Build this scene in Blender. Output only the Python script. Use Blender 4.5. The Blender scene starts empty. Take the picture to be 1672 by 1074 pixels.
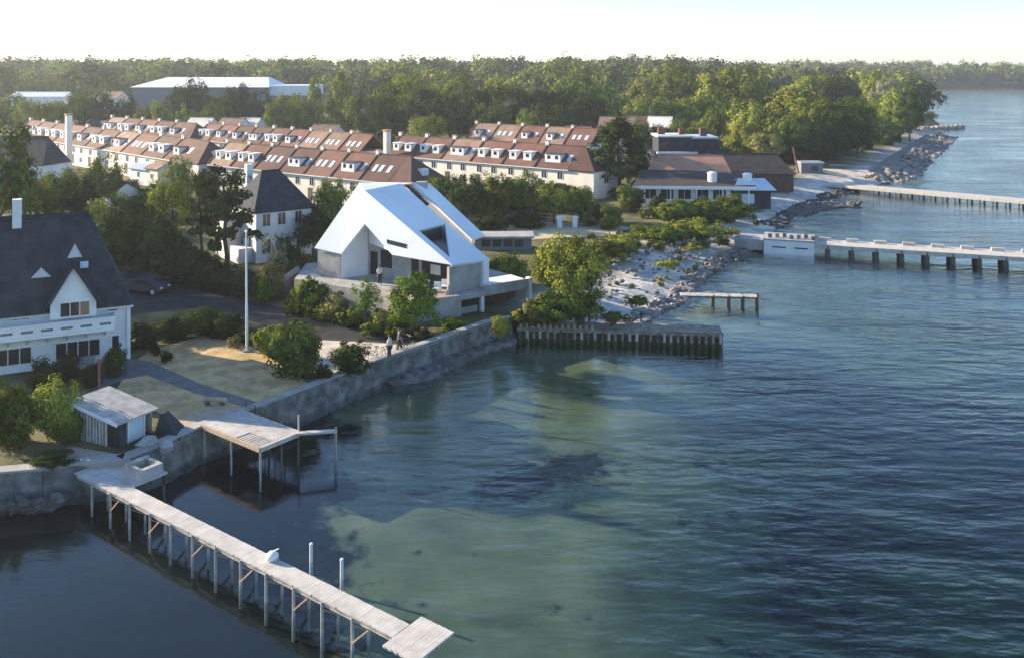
import bpy, math, random
import numpy as np
from mathutils import Vector, Matrix, geometry
from mathutils.geometry import delaunay_2d_cdt
R = math.radians
rnd = random.Random(7)
rng = np.random.default_rng(11)
sc = bpy.context.scene
col = sc.collection

# ------------------------------------------------------------------ camera, sky, sun, exposure
F, CX, HY, CZ = 1460.0, 800.0, 112.0, 23.0       # focal length in photo pixels, principal column, horizon row, camera height
cam_d = bpy.data.cameras.new('camera')
cam = bpy.data.objects.new('camera', cam_d)
col.objects.link(cam)
cam.location = (0, 0, CZ)
cam.rotation_euler = (R(90), 0, 0)
cam_d.sensor_width = 36
cam_d.lens = 36 * F / 1672
cam_d.shift_x = (836 - CX) / 1672
cam_d.shift_y = (HY - 537) / 1672
cam_d.clip_start = 0.5
cam_d.clip_end = 12000
sc.camera = cam
SUN_AZ, SUN_EL = R(23), R(18)                     # sun stands to the left, a little beyond the scene
SDIR = Vector((-math.cos(SUN_AZ) * math.cos(SUN_EL), math.sin(SUN_AZ) * math.cos(SUN_EL), math.sin(SUN_EL)))
world = bpy.data.worlds.new('World')
sc.world = world
world.use_nodes = True
wn = world.node_tree
bg = wn.nodes['Background']
sky = wn.nodes.new('ShaderNodeTexSky')
sky.sky_type = 'NISHITA'
sky.sun_disc = False
sky.sun_elevation = SUN_EL
sky.sun_rotation = math.atan2(SDIR.x, SDIR.y)
sky.air_density = 1.0
sky.dust_density = 0.35
sky.ozone_density = 4.0
wn.links.new(sky.outputs[0], bg.inputs[0])
bg.inputs[1].default_value = 0.11
sun_d = bpy.data.lights.new('sun', 'SUN')
sun_d.energy = 5.0
sun_d.angle = R(0.5)
sun_d.color = (1.0, 0.83, 0.60)
sun = bpy.data.objects.new('sun', sun_d)
col.objects.link(sun)
sun.location = SDIR * 200
sun.rotation_euler = SDIR.to_track_quat('Z', 'Y').to_euler()
sc.view_settings.view_transform = 'Standard'
sc.view_settings.look = 'None'
sc.view_settings.gamma = 1
sc.view_settings.exposure = 1.52
sc.render.engine = 'CYCLES'
sc.cycles.use_denoising = True
sc.cycles.max_bounces = 7
sc.cycles.diffuse_bounces = 3
sc.cycles.glossy_bounces = 3
sc.cycles.transparent_max_bounces = 8
sc.cycles.volume_bounces = 0
sc.cycles.volume_step_rate = 5
sc.cycles.caustics_reflective = False
sc.cycles.caustics_refractive = False
LZ = 1.6                                          # level of the shore gardens above the water

def P(px, py, z=LZ):
    Y = F * (CZ - z) / (py - HY)
    return Vector(((px - CX) / F * Y, Y, z))
def atY(px, py, Y):
    return Vector(((px - CX) / F * Y, Y, CZ - (py - HY) * Y / F))

# ------------------------------------------------------------------ materials
def mat(name, c, rough=0.7, c2=None, scale=3.0, bump=0.0, bscale=None, vary=0.0, metal=0.0, spec=0.3, stretch=None, detail=6.0, lo=0.35, hi=0.65):
    m = bpy.data.materials.new(name)
    m.use_nodes = True
    nt = m.node_tree
    b = nt.nodes['Principled BSDF']
    b.inputs['Roughness'].default_value = rough
    b.inputs['Metallic'].default_value = metal
    b.inputs['Specular IOR Level'].default_value = spec
    if c2 is None:
        c2 = tuple(x * 0.82 for x in c)
    tc = nt.nodes.new('ShaderNodeTexCoord')
    src = tc.outputs['Object']
    geo = nt.nodes.new('ShaderNodeNewGeometry')
    src = geo.outputs['Position']
    if stretch:
        mp = nt.nodes.new('ShaderNodeMapping')
        mp.inputs['Scale'].default_value = stretch
        nt.links.new(src, mp.inputs[0]); src = mp.outputs[0]
    n = nt.nodes.new('ShaderNodeTexNoise')
    n.inputs['Scale'].default_value = scale
    n.inputs['Detail'].default_value = detail
    nt.links.new(src, n.inputs['Vector'])
    r = nt.nodes.new('ShaderNodeValToRGB')
    r.color_ramp.elements[0].position = lo; r.color_ramp.elements[1].position = hi
    r.color_ramp.elements[0].color = (*c, 1); r.color_ramp.elements[1].color = (*c2, 1)
    nt.links.new(n.outputs['Fac'], r.inputs[0])
    out = r.outputs[0]
    if vary:
        oi = nt.nodes.new('ShaderNodeObjectInfo')
        hs = nt.nodes.new('ShaderNodeHueSaturation')
        mr = nt.nodes.new('ShaderNodeMapRange')
        mr.inputs['To Min'].default_value = 1 - vary; mr.inputs['To Max'].default_value = 1 + vary
        nt.links.new(oi.outputs['Random'], mr.inputs['Value'])
        nt.links.new(mr.outputs[0], hs.inputs['Value'])
        nt.links.new(out, hs.inputs['Color']); out = hs.outputs[0]
    nt.links.new(out, b.inputs['Base Color'])
    if bump:
        n2 = nt.nodes.new('ShaderNodeTexNoise')
        n2.inputs['Scale'].default_value = bscale or scale * 4
        n2.inputs['Detail'].default_value = 5
        nt.links.new(src, n2.inputs['Vector'])
        bp = nt.nodes.new('ShaderNodeBump')
        bp.inputs['Strength'].default_value = bump
        bp.inputs['Distance'].default_value = 0.1
        nt.links.new(n2.outputs['Fac'], bp.inputs['Height'])
        nt.links.new(bp.outputs[0], b.inputs['Normal'])
    return m

def leafmat(name, c, c2, trans=0.16, vary=0.22):
    m = bpy.data.materials.new(name)
    m.use_nodes = True
    nt = m.node_tree
    nt.nodes.remove(nt.nodes['Principled BSDF'])
    out = nt.nodes['Material Output']
    geo = nt.nodes.new('ShaderNodeNewGeometry')
    oi = nt.nodes.new('ShaderNodeObjectInfo')
    n = nt.nodes.new('ShaderNodeTexNoise'); n.inputs['Scale'].default_value = 0.55; n.inputs['Detail'].default_value = 3
    nt.links.new(geo.outputs['Position'], n.inputs['Vector'])
    add = nt.nodes.new('ShaderNodeMath'); add.operation = 'MULTIPLY_ADD'
    add.inputs[1].default_value = 0.35; 
    nt.links.new(geo.outputs['Random Per Island'], add.inputs[0])
    nt.links.new(n.outputs['Fac'], add.inputs[2])
    r = nt.nodes.new('ShaderNodeValToRGB')
    r.color_ramp.elements[0].position = 0.42; r.color_ramp.elements[1].position = 0.95
    r.color_ramp.elements[0].color = (*c, 1); r.color_ramp.elements[1].color = (*c2, 1)
    nt.links.new(add.outputs[0], r.inputs[0])
    hs = nt.nodes.new('ShaderNodeHueSaturation')
    mr = nt.nodes.new('ShaderNodeMapRange'); mr.inputs['To Min'].default_value = 1 - vary; mr.inputs['To Max'].default_value = 1 + vary
    nt.links.new(oi.outputs['Random'], mr.inputs['Value']); nt.links.new(mr.outputs[0], hs.inputs['Value'])
    mh = nt.nodes.new('ShaderNodeMapRange'); mh.inputs['To Min'].default_value = 0.485; mh.inputs['To Max'].default_value = 0.515
    nt.links.new(oi.outputs['Random'], mh.inputs['Value']); nt.links.new(mh.outputs[0], hs.inputs['Hue'])
    nt.links.new(r.outputs[0], hs.inputs['Color'])
    d = nt.nodes.new('ShaderNodeBsdfDiffuse'); t = nt.nodes.new('ShaderNodeBsdfTranslucent')
    mx = nt.nodes.new('ShaderNodeMixShader'); mx.inputs[0].default_value = trans
    nt.links.new(hs.outputs[0], d.inputs[0]); nt.links.new(hs.outputs[0], t.inputs[0])
    nt.links.new(d.outputs[0], mx.inputs[1]); nt.links.new(t.outputs[0], mx.inputs[2])
    nt.links.new(mx.outputs[0], out.inputs['Surface'])
    return m

M = {}
M['white'] = mat('white_paint', (0.78, 0.79, 0.80), 0.55, (0.70, 0.71, 0.73), 0.8, 0.05, 30)
M['render'] = mat('white_render', (0.80, 0.80, 0.79), 0.8, (0.66, 0.67, 0.68), 0.6, 0.15, 25)
M['roofwhite'] = mat('white_roof_sheet', (0.80, 0.82, 0.84), 0.5, (0.70, 0.72, 0.75), 0.25, 0.05, 3)
M['cream'] = mat('cream_render', (0.80, 0.75, 0.66), 0.85, (0.68, 0.63, 0.55), 0.35, 0.2, 12, vary=0.10)
M['tile1'] = mat('red_clay_tile', (0.165, 0.08, 0.060), 0.85, (0.11, 0.058, 0.046), 0.55, 0.4, 8, vary=0.2)
M['tile2'] = mat('brown_clay_tile', (0.115, 0.058, 0.047), 0.85, (0.075, 0.042, 0.036), 0.55, 0.4, 8, vary=0.2)
M['tile3'] = mat('sandy_clay_tile', (0.27, 0.185, 0.135), 0.85, (0.19, 0.125, 0.093), 0.7, 0.4, 8, vary=0.15)
M['slate'] = mat('dark_slate', (0.05, 0.058, 0.072), 0.85, (0.027, 0.032, 0.042), 1.2, 0.5, 14, spec=0.15)
M['slate2'] = mat('brown_roof_felt', (0.075, 0.06, 0.055), 0.85, (0.045, 0.037, 0.035), 0.8, 0.3, 10)
M['brick'] = mat('dark_brick', (0.14, 0.075, 0.055), 0.85, (0.09, 0.05, 0.04), 1.5, 0.3, 20)
M['glass'] = mat('dark_window_glass', (0.02, 0.025, 0.03), 0.08, (0.03, 0.035, 0.04), 1, spec=0.6)
M['dark'] = mat('dark_interior', (0.012, 0.013, 0.015), 0.6, (0.02, 0.02, 0.022), 2)
M['conc'] = mat('raw_concrete', (0.40, 0.39, 0.37), 0.85, (0.28, 0.275, 0.265), 0.9, 0.3, 9)
M['seawall'] = mat('sea_wall_stone', (0.22, 0.22, 0.215), 0.9, (0.075, 0.08, 0.08), 1.3, 1.0, 5)
M['stone'] = mat('shore_stone', (0.27, 0.25, 0.23), 0.9, (0.10, 0.095, 0.09), 0.9, 0.7, 3, vary=0.3)
M['wood'] = mat('grey_weathered_wood', (0.50, 0.47, 0.43), 0.85, (0.34, 0.315, 0.285), 2.0, 0.3, 14)
M['woodpale'] = mat('pale_deck_wood', (0.54, 0.51, 0.47), 0.8, (0.42, 0.39, 0.355), 1.6, 0.2, 14)
M['wooddark'] = mat('wet_dark_wood', (0.15, 0.125, 0.10), 0.85, (0.07, 0.06, 0.05), 2.5, 0.4, 10)
M['tanwood'] = mat('brown_grey_wood', (0.33, 0.28, 0.22), 0.9, (0.17, 0.14, 0.11), 2.2, 0.4, 10)
M['tan'] = mat('tan_wood', (0.46, 0.34, 0.25), 0.85, (0.36, 0.26, 0.19), 2.0, 0.2, 12)
M['weed'] = mat('algae_green', (0.085, 0.10, 0.02), 0.9, (0.05, 0.06, 0.015), 2.0, 0.5, 9)
M['road'] = mat('old_asphalt', (0.055, 0.054, 0.054), 0.95, (0.035, 0.035, 0.035), 0.8, 0.2, 20, spec=0.08)
M['path'] = mat('gravel_path', (0.17, 0.17, 0.17), 0.9, (0.115, 0.115, 0.115), 1.5, 0.3, 25)
M['sand'] = mat('pale_sand', (0.58, 0.52, 0.44), 0.95, (0.42, 0.37, 0.31), 0.7, 0.4, 8)
M['lawn'] = mat('dry_lawn', (0.62, 0.43, 0.22), 0.95, (0.36, 0.26, 0.12), 0.9, 0.6, 16)
M['meadow'] = mat('dry_meadow', (0.58, 0.47, 0.30), 0.95, (0.44, 0.36, 0.22), 0.25, 0.6, 8)
M['soil'] = mat('dark_soil', (0.07, 0.062, 0.042), 0.95, (0.05, 0.055, 0.025), 0.5, 0.5, 6)
M['metal'] = mat('grey_metal', (0.55, 0.56, 0.58), 0.4, (0.45, 0.46, 0.48), 2, metal=0.6)
M['red'] = mat('rust_red_paint', (0.30, 0.12, 0.09), 0.7, (0.22, 0.09, 0.07), 4)
M['bark'] = mat('bark', (0.11, 0.085, 0.065), 0.95, (0.06, 0.048, 0.038), 3.0, 0.6, 12)
M['barkpale'] = mat('pale_bark', (0.34, 0.31, 0.28), 0.95, (0.2, 0.18, 0.16), 3.0, 0.4, 12)
M['hallwall'] = mat('grey_cladding', (0.20, 0.205, 0.22), 0.7, (0.16, 0.165, 0.18), 0.1, vary=0.05)
M['pinkpave'] = mat('pink_granite_paving', (0.45, 0.34, 0.29), 0.85, (0.33, 0.25, 0.215), 0.9, 0.2, 12)
M['terra'] = mat('terracotta', (0.46, 0.25, 0.17), 0.85, (0.36, 0.19, 0.13), 0.6, 0.3, 6)
M['skin'] = mat('skin', (0.5, 0.32, 0.24), 0.6, (0.46, 0.29, 0.22), 5)
M['hair'] = mat('brown_hair', (0.06, 0.04, 0.03), 0.7)
M['shirt'] = mat('white_shirt', (0.75, 0.75, 0.76), 0.8)
M['trouser'] = mat('dark_trousers', (0.03, 0.032, 0.04), 0.85)
M['navy'] = mat('navy_cloth', (0.04, 0.05, 0.09), 0.85)
M['awning'] = mat('pale_blue_canvas', (0.55, 0.62, 0.70), 0.7, (0.5, 0.57, 0.66), 1)
M['leaf_a'] = leafmat('leaf_green', (0.028, 0.048, 0.012), (0.20, 0.245, 0.042))
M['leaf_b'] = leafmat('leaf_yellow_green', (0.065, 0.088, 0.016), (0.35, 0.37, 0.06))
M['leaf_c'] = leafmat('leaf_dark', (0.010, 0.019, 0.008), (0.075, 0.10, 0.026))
M['leaf_d'] = leafmat('leaf_olive', (0.07, 0.075, 0.022), (0.29, 0.27, 0.085))
M['leaf_e'] = leafmat('leaf_fresh', (0.03, 0.065, 0.009), (0.17, 0.24, 0.03))
M['leaf_s'] = leafmat('leaf_silver', (0.14, 0.15, 0.09), (0.33, 0.32, 0.20))
M['wetstone'] = mat('wet_dark_stone', (0.13, 0.125, 0.12), 0.8, (0.05, 0.05, 0.048), 1.8, 0.9, 5, vary=0.3)
M['weedbed'] = mat('eelgrass', (0.012, 0.016, 0.02), 0.9, (0.02, 0.024, 0.024), 2)

# ------------------------------------------------------------------ mesh helpers
ORG = {}
class MB:
    def __init__(s): s.v = []; s.f = []
    def add(s, vs, fs):
        o = len(s.v); s.v += [tuple(v) for v in vs]; s.f += [tuple(i + o for i in f) for f in fs]; return s
    def hexa(s, b, t):
        return s.add(list(b) + list(t), [(3, 2, 1, 0), (4, 5, 6, 7), (0, 1, 5, 4), (1, 2, 6, 5), (2, 3, 7, 6), (3, 0, 4, 7)])
    def box(s, x0, x1, y0, y1, z0, z1, fr=None):
        b = [(x0, y0, z0), (x1, y0, z0), (x1, y1, z0), (x0, y1, z0)]; t = [(x, y, z1) for x, y, _ in b]
        if fr: b = [fr(*p) for p in b]; t = [fr(*p) for p in t]
        return s.hexa(b, t)
    def prism(s, poly, z0, z1):
        n = len(poly); area = sum(poly[i][0] * poly[(i + 1) % n][1] - poly[(i + 1) % n][0] * poly[i][1] for i in range(n))
        if area < 0: poly = poly[::-1]
        vs = [(p[0], p[1], z0) for p in poly] + [(p[0], p[1], z1) for p in poly]
        return s.add(vs, [tuple(range(n - 1, -1, -1)), tuple(range(n, 2 * n))] + [(i, (i + 1) % n, n + (i + 1) % n, n + i) for i in range(n)])
    def slab(s, pts, th, up=None):
        pts = [Vector(p) for p in pts]; nrm = geometry.normal(pts)
        if up is not None and nrm.dot(Vector(up)) < 0: pts = pts[::-1]; nrm = -nrm
        n = len(pts); vs = [p - nrm * th for p in pts] + pts
        return s.add(vs, [tuple(range(n - 1, -1, -1)), tuple(range(n, 2 * n))] + [(i, (i + 1) % n, n + (i + 1) % n, n + i) for i in range(n)])
    def tube(s, p0, p1, r0, r1=None, n=8):
        r1 = r0 if r1 is None else r1; p0 = Vector(p0); p1 = Vector(p1)
        d = (p1 - p0).normalized(); a = d.orthogonal().normalized(); b = d.cross(a)
        vs = []
        for p, r in ((p0, r0), (p1, r1)):
            vs += [p + (a * math.cos(2 * math.pi * i / n) + b * math.sin(2 * math.pi * i / n)) * r for i in range(n)]
        return s.add(vs, [tuple(range(n - 1, -1, -1)), tuple(range(n, 2 * n))] + [(i, (i + 1) % n, n + (i + 1) % n, n + i) for i in range(n)])
    def beam(s, p0, p1, w, h):
        p0 = Vector(p0); p1 = Vector(p1); d = (p1 - p0).normalized()
        side = d.cross(Vector((0, 0, 1)));
        if side.length < 1e-3: side = Vector((1, 0, 0))
        side.normalize(); up = side.cross(d)
        q = [(-w / 2, -h / 2), (w / 2, -h / 2), (w / 2, h / 2), (-w / 2, h / 2)]
        vs = [p0 + side * a + up * b for a, b in q] + [p1 + side * a + up * b for a, b in q]
        return s.add(vs, [(0, 1, 2, 3), (7, 6, 5, 4)] + [((i + 1) % 4, i, 4 + i, 4 + (i + 1) % 4) for i in range(4)])
    def rock(s, c, r, seed, flat=0.65):
        q = random.Random(seed); n = 6; vs = []
        ph = q.random() * 6
        for k, (zz, rr) in enumerate(((-0.8, 0.75), (0.05, 1.0), (0.65, 0.7))):
            for i in range(n):
                a = 2 * math.pi * i / n + ph + k * 0.4; e = r * rr * q.uniform(0.75, 1.2)
                vs.append((c[0] + e * math.cos(a), c[1] + e * math.sin(a) * q.uniform(0.8, 1), c[2] + r * zz * flat * q.uniform(0.85, 1.15)))
        vs.append((c[0] + q.uniform(-.2, .2) * r, c[1], c[2] + r * flat * 0.95))
        fs = [tuple(range(n - 1, -1, -1))]
        for k in (0, 1): fs += [(k * n + i, k * n + (i + 1) % n, (k + 1) * n + (i + 1) % n, (k + 1) * n + i) for i in range(n)]
        fs += [(2 * n + i, 2 * n + (i + 1) % n, 3 * n) for i in range(n)]
        return s.add(vs, fs)
    def mesh(s, name, org=(0, 0, 0)):
        me = bpy.data.meshes.new(name)
        me.from_pydata([(v[0] - org[0], v[1] - org[1], v[2] - org[2]) for v in s.v], [], s.f)
        me.update(); return me
    def build(s, name, m, parent=None, org=None, smooth=False):
        if org is None: org = ORG.get(parent.name, (0, 0, 0)) if parent else (0, 0, 0)
        me = s.mesh(name, org); me.materials.append(M[m] if isinstance(m, str) else m)
        if smooth: me.polygons.foreach_set('use_smooth', [True] * len(me.polygons))
        o = bpy.data.objects.new(name, me); col.objects.link(o)
        if parent: o.parent = parent; ORG[o.name] = org
        else: o.location = org; ORG[o.name] = org
        return o

def tag(o, label=None, cat=None, group=None, kind=None):
    if label: o['label'] = label
    if cat: o['category'] = cat
    if group: o['group'] = group
    if kind: o['kind'] = kind
    return o
def thing(name, label, cat, loc, group=None):
    o = bpy.data.objects.new(name, None); col.objects.link(o); o.location = loc
    o.empty_display_size = 0.3
    ORG[o.name] = tuple(loc)
    return tag(o, label, cat, group)
def frame(o, d, z0=0.0):
    """local frame: x along d, y to the left of d (90 deg counter-clockwise), z up"""
    d = Vector((d[0], d[1])).normalized(); n = Vector((-d.y, d.x))
    return lambda x, y, z: (o[0] + d.x * x + n.x * y, o[1] + d.y * x + n.y * y, z0 + z)

# ------------------------------------------------------------------ ground, sea bed, water
walltop = [(-700, 800), (-80, 780), (70, 767), (128, 758), (200, 752), (262, 728), (330, 697), (435, 661), (605, 595), (800, 528), (836, 521)]
beach = [(1040, 527), (1085, 502), (1110, 488), (1128, 466), (1150, 448), (1185, 421), (1238, 403), (1256, 392), (1262, 376), (1292, 362),
         (1315, 345), (1352, 325), (1400, 309), (1452, 298), (1480, 290), (1502, 268), (1532, 240), (1550, 224), (1542, 206), (1522, 190),
         (1502, 178), (1488, 165), (1468, 153), (1530, 149.5), (1700, 148.5), (2100, 147.5)]
shore = [(P(a, b).xy, True) for a, b in walltop]
shore += [(Vector((2.6, 75.9)), True), (Vector((12.2, 75.6)), True)]
shore += [(P(a, b, 0).xy, False) for a, b in beach]
beachpts = np.array([tuple(p) for p, w in shore if not w])
def seg_dist(x, y, pts):
    d = np.full(x.shape, 1e9)
    for (ax, ay), (bx, by) in zip(pts[:-1], pts[1:]):
        vx, vy = bx - ax, by - ay
        t = np.clip(((x - ax) * vx + (y - ay) * vy) / (vx * vx + vy * vy), 0, 1)
        d = np.minimum(d, np.hypot(x - ax - t * vx, y - ay - t * vy))
    return d
allshore = np.array([tuple(p) for p, w in shore])
def sstep(x, a, b):
    t = np.clip((x - a) / (b - a), 0, 1); return t * t * (3 - 2 * t)
def land_z(x, y):
    x = np.asarray(x, float); y = np.asarray(y, float)
    d = seg_dist(x, y, beachpts)
    z = np.minimum(LZ, -0.08 + d * (0.16 + 0.04 * np.sin(x * 0.4)))
    z = z + 0.12 * np.sin(x * 0.7 + y * 0.3) * np.sin(y * 0.9) * ((d > 1) & (d < 14) & (y < 170))
    z = z + 9.0 * sstep(y, 260, 700) * sstep(d, 20, 160)
    return z
def gz(x, y): return float(land_z(np.array([x]), np.array([y]))[0])

poly = [tuple(p) for p, w in shore] + [(6000, 1400), (6000, 9000), (-6000, 9000), (-6000, 30)]
polya = np.array(poly)
def inside(x, y, pa):
    r = np.zeros(x.shape, bool); n = len(pa); j = n - 1
    for i in range(n):
        xi, yi = pa[i]; xj, yj = pa[j]
        c = ((yi > y) != (yj > y)) & (x < (xj - xi) * (y - yi) / (yj - yi + 1e-12) + xi)
        r ^= c; j = i
    return r
pts = []
for x0, x1, y0, y1, st in ((-48, 40, 42, 132, 1.3), (-130, 150, 132, 330, 5), (-130, -48, 30, 132, 6), (40, 150, 80, 132, 4), (-700, 900, 330, 1300, 35), (-700, -130, 30, 330, 30), (-6000, 6000, 1300, 8900, 500)):
    gx, gy = np.meshgrid(np.arange(x0, x1, st), np.arange(y0, y1, st)); gx = gx.ravel(); gy = gy.ravel()
    gx = gx + rng.uniform(-.2, .2, gx.shape) * st; gy = gy + rng.uniform(-.2, .2, gy.shape) * st
    k = inside(gx, gy, polya) & (seg_dist(gx, gy, allshore) > min(st * 0.5, 5))
    pts.append(np.stack([gx[k], gy[k]], 1))
pts = np.concatenate(pts)
cv = [Vector(p) for p in poly] + [Vector(p) for p in pts]
ce = [(i, (i + 1) % len(poly)) for i in range(len(poly))]
ov, oe, of, *_ = delaunay_2d_cdt(cv, ce, [], 1, 1e-4)
ox = np.array([v.x for v in ov]); oy = np.array([v.y for v in ov])
oz = land_z(ox, oy)
me = bpy.data.meshes.new('ground')
me.from_pydata(np.stack([ox, oy, oz], 1).tolist(), [], [tuple(f) for f in of])
me.update()
# what grows or lies there: pale sand along the beach, scrub behind it, dark soil in the gardens
ca = me.color_attributes.new('cover', 'FLOAT_COLOR', 'POINT')
db = seg_dist(ox, oy, beachpts)
sandw = (1 - sstep(db + 2.2 * np.sin(ox * 0.55) * np.cos(oy * 0.5), 7, 12)) * (oy < 330)
cc = np.zeros((len(ox), 4)); cc[:, 0] = sandw; cc[:, 3] = 1
ca.data.foreach_set('color', cc.ravel())
def ground_mat():
    m = bpy.data.materials.new('ground_cover'); m.use_nodes = True; nt = m.node_tree; b = nt.nodes['Principled BSDF']
    b.inputs['Roughness'].default_value = 0.95; b.inputs['Specular IOR Level'].default_value = 0.15
    at = nt.nodes.new('ShaderNodeAttribute'); at.attribute_name = 'cover'
    geo = nt.nodes.new('ShaderNodeNewGeometry')
    def noise(s, a, b_, p0=0.4, p1=0.6):
        n = nt.nodes.new('ShaderNodeTexNoise'); n.inputs['Scale'].default_value = s; n.inputs['Detail'].default_value = 7
        nt.links.new(geo.outputs['Position'], n.inputs['Vector'])
        r = nt.nodes.new('ShaderNodeValToRGB'); r.color_ramp.elements[0].position = p0; r.color_ramp.elements[1].position = p1
        r.color_ramp.elements[0].color = (*a, 1); r.color_ramp.elements[1].color = (*b_, 1)
        nt.links.new(n.outputs['Fac'], r.inputs[0]); return n, r
    n1, soil = noise(0.25, (0.05, 0.06, 0.022), (0.17, 0.15, 0.07))
    n2, sand = noise(0.6, (0.60, 0.56, 0.50), (0.36, 0.35, 0.33))
    mx = nt.nodes.new('ShaderNodeMixRGB')
    nt.links.new(at.outputs['Fac'], mx.inputs[0]); nt.links.new(soil.outputs[0], mx.inputs[1]); nt.links.new(sand.outputs[0], mx.inputs[2])
    sp = nt.nodes.new('ShaderNodeSeparateColor'); nt.links.new(at.outputs['Color'], sp.inputs[0]); nt.links.new(sp.outputs[0], mx.inputs[0])
    nt.links.new(mx.outputs[0], b.inputs['Base Color'])
    n3 = nt.nodes.new('ShaderNodeTexNoise'); n3.inputs['Scale'].default_value = 2.5; n3.inputs['Detail'].default_value = 6
    nt.links.new(geo.outputs['Position'], n3.inputs['Vector'])
    bp = nt.nodes.new('ShaderNodeBump'); bp.inputs['Strength'].default_value = 0.7; bp.inputs['Distance'].default_value = 0.0855
    nt.links.new(n3.outputs['Fac'], bp.inputs['Height']); nt.links.new(bp.outputs[0], b.inputs['Normal'])
    return m
me.materials.append(ground_mat())
o = bpy.data.objects.new('ground', me); col.objects.link(o)
tag(o, 'shore land with gardens, scrub and pale sandy beach', 'ground', kind='structure')

# sea bed: a shelving bottom of sand with eelgrass
xs = np.concatenate([np.linspace(-6000, -44, 14), np.arange(-42, 46, .6), np.linspace(47, 300, 50), np.linspace(330, 7000, 20)])
ys = np.concatenate([np.linspace(-40, 25, 8), np.arange(27, 80, .6), np.linspace(81, 340, 50), np.linspace(360, 6000, 16)])
gx, gy = np.meshgrid(xs, ys)
ins = inside(gx.ravel(), gy.ravel(), polya).reshape(gx.shape)
ds = seg_dist(gx, gy, allshore)
zb = -0.5 - 0.03 * ds - 3.2 * sstep(gx - (gy - 50) * .25, 6, 26) + 0.1 * np.sin(gx * 0.4 + 1) * np.sin(gy * 0.5)
wallish = seg_dist(gx, gy, beachpts) < ds + 0.5
zb = np.where(wallish, np.minimum(-0.10 - 0.09 * ds, -0.1), zb)
zb = np.where(ins, -1.2, np.maximum(zb, -4.6))
ny, nx = gx.shape
idx = np.arange(nx * ny).reshape(ny, nx)
fq = np.stack([idx[:-1, :-1], idx[:-1, 1:], idx[1:, 1:], idx[1:, :-1]], -1).reshape(-1, 4)
me = bpy.data.meshes.new('seabed')
me.from_pydata(np.stack([gx.ravel(), gy.ravel(), zb.ravel()], 1).tolist(), [], fq.tolist()); me.update()
me.polygons.foreach_set('use_smooth', [True] * len(me.polygons))
wf = np.zeros(gx.shape)
for px, py, rx, ry, tilt, k in ((855, 793, 92, 30, -.16, 1.15), (945, 764, 75, 26, -.08, 1.15), (1000, 790, 50, 8, 0, .7), (700, 808, 62, 10, -.06, .8), (925, 826, 24, 9, 0, .8), (679, 903, 17, 8, 0, .9), (780, 901, 16, 6, 0, .8), (640, 790, 60, 9, 0, .6),
    (1180, 742, 110, 16, .03, .75), (1240, 776, 60, 14, 0, .8), (1300, 870, 110, 48, .1, .85), (1390, 915, 40, 40, .5, .9), (1455, 825, 50, 18, .1, .8), (1150, 830, 90, 20, 0, .6), (1190, 810, 40, 14, 0, .8), (1500, 990, 160, 60, 0, .8), (1250, 1010, 120, 30, 0, .8), (900, 1000, 90, 16, 0, .7), (600, 985, 120, 18, 0, .7), (590, 870, 40, 60, 0, .45), (330, 760, 230, 95, -.05, .8), (300, 930, 260, 110, 0, .75), (60, 880, 240, 120, 0, .75), (480, 690, 110, 40, -.2, .7),
    (960, 648, 50, 5, 0, .6), (1080, 640, 40, 5, 0, .6), (860, 640, 40, 5, 0, .6), (1110, 600, 60, 6, 0, .5)):
    zz = -1.1; Yp = F * (CZ - zz) / np.maximum(1e-3, 1.0) ; pyv = HY + F * (CZ - zz) / np.maximum(gy, 5); pxv = CX + F * gx / np.maximum(gy, 5)
    dx = (pxv - px) / rx; dy = (pyv - py - (pxv - px) * tilt) / ry
    wf = np.maximum(wf, k * np.exp(-(dx * dx + dy * dy) * .9))
wf = np.maximum(wf, 1.25 * sstep(690 - pxv + 25 * np.sin(gy * .9) , 0, 260) * (gy < 64))
wa = me.color_attributes.new('weed', 'FLOAT_COLOR', 'POINT')
wc = np.zeros((wf.size, 4)); wc[:, 0] = wf.ravel(); wc[:, 3] = 1; wa.data.foreach_set('color', wc.ravel())
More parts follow.
